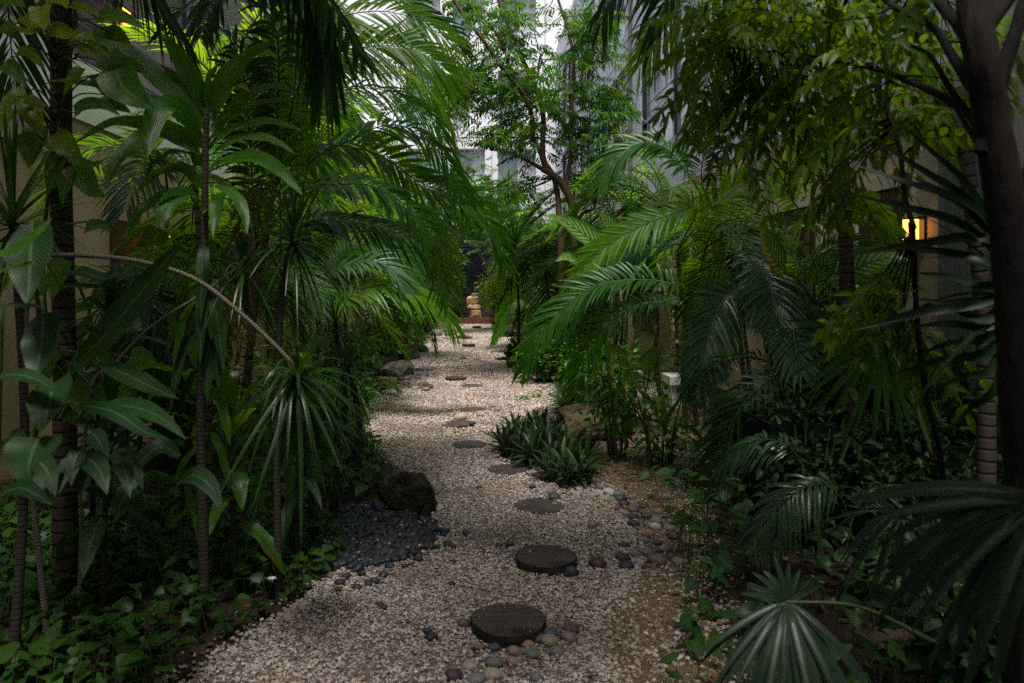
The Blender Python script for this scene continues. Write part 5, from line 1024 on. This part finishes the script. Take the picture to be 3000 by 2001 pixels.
leafy('shrub','feathery foliage high over the far left of the path under the white building','shrub',(P(1010,250,14.5)[0],14.5,2.0),(.9,.7,2.2),230,.09,.013,'neem',4,base=(-1.0,0),pin=(.34,6))
leafy('shrub','lance leaved shrub of bright narrow leaves growing beside the mossy rock','shrub',(P(1420,1010,6.5)[0],6.45,.05),(.46,.32,1.0),330,.135,.017,'shrub',9,droop=(.1,.6))
leafy('shrub','second lance leaved shrub leaning right of the mossy rock','shrub',(P(1510,1010,6.3)[0],6.2,0),(.36,.3,.72),150,.12,.018,'shrub',8,droop=(.1,.6))
leafy('shrub','leggy dark shrub beneath the grey drooping fronds on the right','shrub',(2.25,5.9,0),(.5,.4,.7),300,.12,.02,'broad',9)
leafy('shrub','small leaved plant spilling over the left black planter','plant',(2.0,4.7,.55),(.33,.28,.42),330,.075,.016,'broad',8,prof='ovate')
leafy('shrub','small rosettes of fleshy leaves in the long black planter','plant',(2.65,4.6,.48),(.45,.25,.34),420,.08,.014,'broad',8)
leafy('shrub','bushy dark foliage behind the planters by the right doors','shrub',(2.9,5.6,0),(.6,.4,1.5),500,.16,.03,'broad',9)
leafy('shrub','dark trailing plant spilling down the front of the left black planter','shrub',(1.98,4.36,.0),(.40,.18,.80),560,.08,.018,'broad',8,prof='ovate')
leafy('shrub','dark trailing plant spilling over the long black planter','shrub',(2.55,4.28,.0),(.58,.18,.74),760,.085,.018,'broad',9,prof='ovate')
leafy('shrub','dark narrow leaved plant at the foot of the grey column','shrub',(3.2,4.9,0),(.35,.4,1.3),420,.16,.022,'broad',9)
leafy('shrub','low dark bush on the soil before the black planters','shrub',(2.1,3.6,0),(.4,.3,.42),280,.11,.03,'broad',8,prof='ovate')
leafy('shrub','low dark bush at the base of the big right tree','shrub',(1.95,2.9,0),(.35,.3,.45),240,.11,.03,'broad',8,prof='ovate')
leafy('shrub','tall dark bush against the right wall before the doors','shrub',(3.3,7.0,0),(.4,.7,1.9),620,.18,.03,'broad',9)
areca('feathery palm squeezed between the dark doors and the white bench',3.3,8.3,4,.9,2.0,1.0,('areca_d','areca'),heading=2.9)
areca('feathery palm before the grey column on the right',2.9,5.2,3,.4,.8,.7,('areca_d',),heading=2.9)
strapplant('corn_plant','shaded strap leaved plant hanging over the ground vine at the left','plant',[[(-1.75,3.5,0),(-1.74,3.5,.5),(-1.7,3.5,.95)],[(-2.0,3.9,0),(-2.0,3.9,.6),(-1.95,3.9,1.25)]],16,.46,.042,'broad')
strapplant('corn_plant','shaded strap leaved plant under the drooping spiky head','plant',[[(-.98,4.1,0),(-.98,4.1,.35),(-.95,4.15,.75)]],16,.40,.034,'broad')
# big dark tree on the right with jagged leaves
def c3(x,y): return (1567.4+.35*x,.35*y)
YB_=1.95
t=thing('tree','large dark tree on the right edge with jagged yellow-green leaves overhanging','tree',(P(2350,1200,YB_)[0]+.02,YB_,0))
g=np.array(t['_w']); mb=MB(); br=[]
main=np.array([g-(0,0,.05),P(2345,1300,YB_),P(2322,900,YB_),P(2300,560,YB_),P(2262,300,YB_),P(2225,80,YB_),P(2190,-150,YB_+.1),P(2120,-420,YB_+.2)])
main[1:,0]+=.022; tube(mb,main,[.062,.055,.050,.047,.045,.042,.034,.026],20,90,wob=.07); br.append(cr(main,60)[20:])
for pts,rs,dy in [([(1960,1000),(2060,640),(2120,400),(2200,150),(2290,-200)],[.022,.021,.019,.017,.012],.0),([(1995,900),(1890,760),(1680,620),(1500,540),(1380,490),(1250,450),(1000,400),(750,350),(450,330),(200,300)],[.022,.014,.011,.010,.009,.008,.006,.005,.004,.003],1.4),([(1960,640),(1800,420),(1640,180),(1400,50),(1250,-40),(900,-120),(500,-140)],[.022,.014,.012,.010,.009,.007,.004],1.3),([(1890,280),(1720,60),(1500,-160),(1100,-300),(600,-300)],[.02,.014,.012,.010,.005],1.2),([(1990,930),(1880,760),(1740,560),(1620,360),(1500,300)],[.012,.010,.009,.007,.004],.3)]:
    p=pathpts(pts,c3,YB_,dy); tube(mb,p,rs,9,len(pts)*8,wob=.04); br.append(cr(p,60))
p=pathpts([(1690,-100),(1330,60),(1350,400),(1340,700),(1420,960),(1460,1300),(1520,1500)],c3,2.9,-.3); tube(mb,p,[.008,.008,.008,.007,.008,.009,.009],7,50); br.append(cr(p,60))
p2=np.array([P(2090,510,2.7),P(2108,760,2.65),P(2125,900,2.6),P(2165,1100,2.6),G(2190,1500)]); tube(mb,p2,[.009,.010,.010,.011,.012],7,40)
over=[]  # out-of-view branches added to carry the shading crown
for a_,b_,c_ in [((2.0,2.2,3.2),(.6,1.6,3.9),(-2.6,1.4,4.2)),((1.6,2.3,3.2),(.2,3.0,4.2),(-2.8,3.6,4.9)),((1.7,2.0,3.0),(.8,.2,3.8),(-1.8,-1.2,4.2)),((1.8,2.2,3.1),(2.6,.8,3.9),(3.0,-.8,4.3)),((1.7,2.3,3.3),(1.8,3.6,4.5),(1.6,4.8,5.2))]:
    p=np.array([main[5],a_,b_,c_]); tube(mb,p,[.03,.028,.02,.008],8,24); over.append(cr(p,60)[20:])
mb.build('trunk',M['darkbark'],t)
top=[]
for k in range(520):                         # extra crown added overhead, out of view, to shade the foreground
    y=random.uniform(1.2,5.6); z0=max(3.3,1.6+.40*y+1.15); top.append(np.array([random.uniform(-3.5,3.4 if random.random()<.2 else 1.3),y,z0+random.random()*1.2]))
for k in range(90): top.append(np.array([random.uniform(2.3,3.6),random.uniform(3.0,4.8),random.uniform(4.0,4.9)]))  # more added twigs overhead, darkening the right side
for k in range(14): top.append(np.array([random.uniform(-3.8,-1.0),random.uniform(4.5,7.4),random.uniform(4.9,5.8)]))  # added twigs overhead that darken the left side, as in the next loop
for k in range(36): top.append(np.array([random.uniform(-3.6,-1.0),random.uniform(2.2,5.6),random.uniform(4.2,5.4)]))
crown(t,over,top,'chaya',7,.24,3,.105,.024,prof='ovate',sag=.35,droop=.35,twr=.004,nseg=3,bark='darkbark',tilt=.8)
ends=[]
for cx,cy,sx,sy,n,Y,dY in [(150,330,150,260,24,3.4,.3),(350,500,200,220,26,3.3,.35),(550,250,230,190,30,3.3,.35),(750,450,200,200,28,3.2,.35),(900,180,200,150,24,3.0,.3),(1000,420,150,130,12,3.1,.3),(620,800,200,200,26,3.4,.3),(450,1050,150,130,14,3.5,.3),(800,1050,160,140,13,3.3,.3),(850,1300,150,90,8,3.2,.2),(250,60,220,90,14,3.4,.3),(700,30,250,70,16,3.2,.3),(1200,620,130,90,8,2.9,.2),(1450,720,130,120,9,2.8,.2),(1250,900,150,110,9,2.9,.2),(1250,330,150,120,8,2.8,.2),(1500,100,150,100,7,2.5,.2),(2130,300,70,260,12,2.3,.2),(1750,200,160,200,20,2.9,.3),(1300,120,200,120,16,3.0,.3),(850,120,200,120,12,3.2,.3),(1700,900,140,80,6,2.5,.2)]:
    for k in range(n):
        x,y=random.gauss(cx,sx*.95),random.gauss(cy,sy*.9)
        if random.random()<.37: ends.append(P(*c3(x,y),Y+random.gauss(0,dY*.6)))
for x,y in [(1050,690),(1150,640),(1250,700),(1400,770),(1450,860),(1400,950),(1320,900),(1250,640),(1480,830)]:
    ends.append(P(1567.4+.35*x,509+.35*y,2.75))
crown(t,br,ends,'chaya',2,.30,5,.070,.0125,prof='jag',sag=.45,droop=.5,twr=.003,nseg=10,bark='darkbark',tilt=.8)
# ------------------------------------------------------------------ variegated dumb canes
def dumbcane(label,base,leaves,Y):
    global t
    t=thing('dumb_cane',label,'plant',(base[0],base[1],0))
    mb=MB(); tube(mb,[np.array(t['_w']),np.array(base)],[.024,.016],8,14); mb.build('stem',M['stemg'],t)
    for pts,hw in leaves:
        p=np.array([P(a,b_,Y-.08*k) for k,(a,b_) in enumerate(pts)]); mb=MB(); leaf_curve(mb,p,hw/FPX*Y,'ovate',up=(.1,-.85,.5),n=22,fold=.2,ripple=.05)
        tube(mb,[np.array(base),(np.array(base)+p[0])/2+(0,0,.05),p[0]],[.01,.008,.006],6,12,mat=1); mb.build('leaf',[M['varieg'],M['stemg']],t)
dumbcane('dumb cane with bright variegated leaves catching light in the middle right',P(1405,640,9.2),[([(1390,575),(1350,545),(1305,515),(1262,492)],30),([(1415,560),(1405,530),(1390,505),(1375,490)],30),([(1420,580),(1440,540),(1450,510),(1452,490)],26),([(1380,610),(1340,600),(1300,590),(1275,600)],22)],9.2)
dumbcane('dumb cane with dark green variegated leaves before the doors on the right',P(1870,700,5.6),[([(1800,625),(1775,590),(1755,550),(1745,512)],46),([(1868,655),(1885,620),(1910,590),(1935,570)],27),([(1930,640),(1980,610),(2040,592),(2090,600)],40),([(1868,570),(1880,600),(1885,630),(1880,665)],18),([(1985,700),(2000,670),(2030,640),(2060,630)],30)],5.6)
dumbcane('small dumb cane with a pale striped leaf by the white bench',P(1480,920,8.0),[([(1478,850),(1490,830),(1505,812),(1520,795)],20),([(1440,830),(1420,810),(1400,800),(1380,805)],16),([(1520,700),(1540,690),(1560,700),(1570,720)],16)],8.0)

# ------------------------------------------------------------------ boat lilies
proto=[]
for k in range(4):
    mb=MB(); n=22; kk=np.arange(n); az=kk*2.4; e=np.radians(6+64*(kk/n)+rng.normal(0,6,n)); d=np.stack([np.cos(az)*np.cos(e),np.sin(az)*np.cos(e),np.sin(e)],1)
    blades(mb,np.zeros((n,3))+np.array([0,0,.05])+d*.01,d,np.array([0,0,1.])+rng.normal(0,.15,(n,3)),rng.uniform(.17,.26,n),.019,.25*(1-kk/n)+.02,.35,6,'lance',side_curl=.04)
    me=mb.mesh('leaf_rosette'); me.materials.append(M['rhoeo']); proto.append(me)
stm=MB(); tube(stm,[(0,0,-.03),(0,0,.06)],.014,7,4); stm=stm.mesh('stem'); stm.materials.append(M['stemg'])
RL=[(1150,1035),(1170,1020),(1165,1050),(1195,1030),(1190,1055),(1210,1010),(1215,1045),(1225,1068),(1240,1025),(1245,1055),(1260,1040),(1270,1070),(1285,1050),(1180,1000),(1225,990),(1250,1005),(1280,1010),(1290,1090),(1320,1095),(1345,1085),(1300,1118),(1275,1105),(1355,1065),(1330,1110),(1310,1075)]
def rl(i,px,py): 
    w='standing alone at the front right' if (px>1265 and py>1085) else 'at the front' if py>1065 and px<1260 else 'at the left, over the path' if px<1185 else 'in the middle' if py>1030 else 'at the back, against the mossy rock'
    return 'purple backed boat lily rosette '+w+' of the clump'
for i,(px,py) in enumerate(RL):
    g=G(px,py); t=thing('boat_lily',rl(i,px,py),'plant',(g[0],g[1],0),'boat lilies clumped on the right of the path')
    s=random.uniform(.9,1.25); inst('leaf_rosette',proto[i%4],t,(0,0,.03*random.random()),(random.gauss(0,.15),random.gauss(0,.15),random.uniform(0,6.28)),s); inst('stem',stm,t,(0,0,0),(0,0,0),1)
for px,py in [(1290,935),(1305,945),(1320,932),(1335,945),(1350,930),(1310,928),(1400,935),(1420,930)]:
    g=G(px,py); t=thing('boat_lily','boat lily rosette in the small far patch behind the mossy rock','plant',(g[0],g[1],0),'boat lilies behind the mossy rock')
    inst('leaf_rosette',random.choice(proto),t,(0,0,0),(random.gauss(0,.15),random.gauss(0,.15),random.uniform(0,6.28)),random.uniform(1.1,1.4)); inst('stem',stm,t,(0,0,0),(0,0,0),1)

# ------------------------------------------------------------------ fan palms and yuccas on the right
def fan(t,hub,normal,updir,n,L,W,a0,a1,mat,join=.35,droop=.2,petiole=None,fold=.35):
    nrm=np.array(normal,float); nrm/=np.linalg.norm(nrm); u=np.array(updir,float); u-=nrm*u.dot(nrm); u/=np.linalg.norm(u); s=np.cross(u,nrm); a=np.radians(np.linspace(a0,a1,n)+rng.normal(0,1.2,n)); d=np.cos(a)[:,None]*u+np.sin(a)[:,None]*s
    mb=MB(); blades(mb,np.tile(hub,(n,1)),d,np.tile(nrm,(n,1)),L*rng.uniform(.88,1.08,n)*(.82+.18*np.cos((a-a.mean())*.8)),W,droop*rng.uniform(.5,1.5,n),fold,12,'lance')
    if petiole is not None: tube(mb,[hub,(np.array(hub)+petiole)/2+np.array([0,0,.05]),petiole],[.006,.007,.009],7,14,mat=1)
    mb.build('fan_leaf',[M[mat],M['stemg']],t)
t=thing('fan_palm','fan palm at the lower right with pleated leaves, one blurred close to the lens','palm',(1.75,2.1,0))
hub=P(1806,1382,2.5); fan(t,hub,(-.15,-.55,.75),(-.2,-.5,-.4),26,.36,.013,-62,62,'fan',droop=.45,petiole=np.array([1.5,2.4,.42])); fan(t,hub,(0,-.8,.3),(0,.2,1),9,.17,.011,-70,60,'fan',droop=.25)
hub=P(2392,1150,1.45); fan(t,hub,(-.25,-.55,.8),(-.75,-.25,-.45),20,.37,.0155,-48,72,'fan',droop=.42,petiole=np.array([1.5,1.7,.7]))
hub=P(2070,1180,2.9); fan(t,hub,(0,-.7,.6),(-.8,0,-.2),12,.38,.008,-60,60,'fan',droop=.7,petiole=np.array([1.7,2.3,.5]))
hub=P(2026,770,3.1); fan(t,hub,(0,-.95,.15),(-.7,0,-.7),18,.44,.016,-78,72,'palm_d',droop=.12,petiole=np.array([1.8,2.9,.9]))
mb=MB(); tube(mb,[(1.75,2.1,0),(1.75,2.15,.3),(1.72,2.25,.5)],[.05,.045,.03],12,12); mb.build('trunk',M['palmtrunk'],t)
t=thing('yucca','sword leaved yucca thrusting dark blades in from the right edge','plant',(P(2350,800,2.35)[0],2.35,0))
c=P(2345,640,2.35); mb=MB(); tube(mb,[np.array(t['_w']),(np.array(t['_w'])+c)/2+(.03,0,0),c],[.045,.04,.03],12,14); mb.build('trunk',M['palmtrunk'],t)
YL=[(2232,472,1987,312),(2230,440,2053,274),(2215,475,1960,378),(2215,520,1948,446),(2267,548,1936,588),(2267,600,2000,560),(2267,660,2100,626),(2267,733,2088,682),(2274,745,2080,752),(2274,770,2110,812),(2280,840,2140,900),(2290,880,2180,990),(2290,420,2150,180),(2300,400,2230,150),(2270,690,1950,760),(2280,800,2050,860),(2260,500,2080,400)]
for x0,y0,x1,y1 in YL:
    p0=c; p2=P(x1,y1,2.25+random.uniform(-.1,.35)); p1=P(x0,y0,2.3)
    mb=MB(); leaf_curve(mb,[p0,p1,(p1+p2)/2+np.array([0,0,.008]),p2],.0175,'lance',up=(0,-.9,.4),n=16,fold=.2); mb.build('leaf',M['yucca'],t)
rosette(t,c,26,.5,.016,'yucca',el=(-40,80),droop=(.1,.4))

# ------------------------------------------------------------------ ground cover
def cover(name,label,poly,dens,L,mat,z=(.03,.16),prof='heart',W=.42,stalk=True,holes=()):
    q=scatter(poly,dens); 
    for (x,y,r) in holes: q=q[np.hypot(q[:,0]-x,q[:,1]-y)>r]
    n=len(q); cl=np.array([.5+.5*mnoise.noise(Vector((a*2.2,b_*2.2,.3))) for a,b_ in q]); keep=rng.random(n)<np.clip(cl*1.7-.15,.12,1); q=q[keep]; n=len(q)
    b_=np.stack([q[:,0],q[:,1],rng.uniform(z[0],z[1],n)],1); az=rng.uniform(0,6.28,n); e=rng.normal(.05,.3,n)
    d=np.stack([np.cos(az)*np.cos(e),np.sin(az)*np.cos(e),np.sin(e)],1); l=L*rng.uniform(.5,1.2,n)
    mb=MB(); blades(mb,b_,d,np.array([0,-.15,1.])+rng.normal(0,.33,(n,3)),l,l*W*rng.uniform(.85,1.1,n),rng.uniform(.05,.45,n),.22,6,prof)
    if stalk:
        g0=b_.copy(); g0[:,2]=0; g0[:,:2]-=d[:,:2]*.04; v=b_-g0; blades(mb,g0,v,np.array([0.,-1,0])+rng.normal(0,.3,(n,3)),np.linalg.norm(v,axis=1),.0025,0,0,2,'line',mat=1)
    o=mb.build(name,[M[mat],M['stemg']]); tag(o,label,'ground cover',kind='stuff'); return o
cover('ground_cover_vine','heart leaved vine carpeting the dark bed at the lower left',[G(*p)[:2] for p in [(-120,1150),(300,1180),(600,1130),(700,1160),(690,1200),(760,1215),(800,1260),(750,1330),(680,1385),(560,1450),(440,1530),(400,1640),(-200,1640)]],620,.088,'ground')
cover('ground_cover_vine','leafy ground cover along the left gravel edge up to the boulder',[G(*p)[:2] for p in [(560,1040),(780,960),(840,1000),(870,1060),(880,1110),(850,1160),(700,1165),(600,1130)]],300,.105,'ground',z=(.04,.22))
cover('ground_cover_fern','low fern-like growth under the left palms',[G(*p)[:2] for p in [(300,1060),(600,900),(800,890),(830,960),(700,1020),(500,1100)]],120,.16,'shrub',z=(.05,.3),W=.14,prof='lance')
cover('ground_cover_plants','scattered heart leaved seedlings right of the pebble patch',[G(*p)[:2] for p in [(1400,1040),(1720,1020),(1800,1180),(1720,1330),(1640,1420),(1560,1360),(1560,1230),(1500,1150),(1430,1110)]],120,.10,'ground',z=(.06,.30))
cover('ground_cover_plants','mixed seedlings on the dark soil at the lower right',[G(*p)[:2] for p in [(1570,1450),(1690,1330),(1850,1200),(2351,1180),(2500,1640),(1540,1640)]],110,.105,'ground',z=(.04,.25))
cover('ground_cover_plants','thin undergrowth under the right palms',[(.9,7.9),(1.5,7.4),(3.4,7.2),(3.6,13),(1.3,13),(1.1,10.4),(2.3,9.8),(2.2,8.8)],45,.13,'shrub',z=(.05,.4),W=.2,prof='lance')
cover('ground_cover_plants','dark undergrowth under the far left palms',[(-1.5,9.5),(-3.9,7),(-3.9,26),(-1.2,26),(-1.4,18),(-1.6,13)],26,.2,'shrub',z=(.05,.5),W=.2,prof='lance')
cover('ground_cover_plants','dark undergrowth under the far right palms',[(1.2,13),(3.6,13),(3.6,26),(1.1,26)],26,.2,'shrub',z=(.05,.5),W=.2,prof='lance')
for i,(px,py,s,lb) in enumerate([(840,905,.9,'small fern tuft by the left pebble row'),(640,1000,1.1,'fern in the dark left bed under the drooping head'),(870,800,1.2,'fern overhanging the left row of rocks'),(930,790,1.2,'fern nearer the path above the left row of rocks'),(560,1000,1.0,'fern behind the hanging corn plant leaves')]):
    g=G(px,py); t=thing('fern',lb,'fern',(g[0],g[1],0))
    for k in range(12): inst('frond',random.choice(FR['fern']),t,(0,0,.02),(random.gauss(0,.15),random.uniform(-.5,.2),k*2.4),s*random.uniform(.8,1.2))
# leaf litter on the soil
mb=MB(); q=np.concatenate([scatter([(.9,2.6),(3.4,2.6),(3.5,7.5),(1.2,7.5)],60),scatter([(-3.4,2.6),(-1.0,2.6),(-.9,5),(-3.4,6)],30),scatter(PATH,4.5,2.5,14)])
n=len(q); az=rng.uniform(0,6.28,n); blades(mb,np.stack([q[:,0],q[:,1],rng.uniform(.012,.03,n)],1),np.stack([np.cos(az),np.sin(az),rng.normal(0,.12,n)],1),np.array([0,0,1.])+rng.normal(0,.25,(n,3)),rng.uniform(.03,.085,n),rng.uniform(.008,.016,n),rng.uniform(-.1,.3,n),.3,4,'lance')
tag(mb.build('leaf_litter',M['litter']),'dry brown and yellow fallen leaves scattered on soil and gravel','leaf litter',kind='stuff')
# fallen flowers
def flower(px,py,m,label,s,z=0.):
    g=G(px,py); mb=MB(); n=6; a=np.arange(n)*6.28/n; blades(mb,np.tile([g[0],g[1],z+.02],(n,1)),np.stack([np.cos(a),np.sin(a),np.full(n,.45)],1),(0,0,1),s,s*.38,.25,.2,4,'ovate'); tag(mb.build('fallen_flower',m,loc=g),label,'flower')
flower(625,1395,M['petal'],'white fallen flower on the ground vine at the lower left',.026,.12); flower(1082,779,M['pink'],'magenta fallen flower beside the bark strip',.05); flower(1029,1070,M['pink'],'tiny magenta fallen flower on the left gravel',.02)
# fallen twig with leaves on the gravel
t=thing('fallen_sprig','green leafy sprig lying on the gravel left of the hanging frond tips','sprig',G(1235,912))
mb=MB(); a_,b_=G(1195,920),G(1280,905); tube(mb,[a_+(0,0,.03),(a_+b_)/2+(0,0,.10),b_+(0,0,.04)],[.005,.004,.002],5,12); mb.build('stem',M['stemg'],t)
mb=MB(); n=16; f=rng.random((n,1)); blades(mb,a_+(b_-a_)*f+np.array([0,0,.05]),rng.normal(0,1,(n,3))*np.array([1,1,.5]),(0,0,1),.13,.024,.3,.2,5,'lance'); mb.build('leaf_spray',M['shrub'],t)
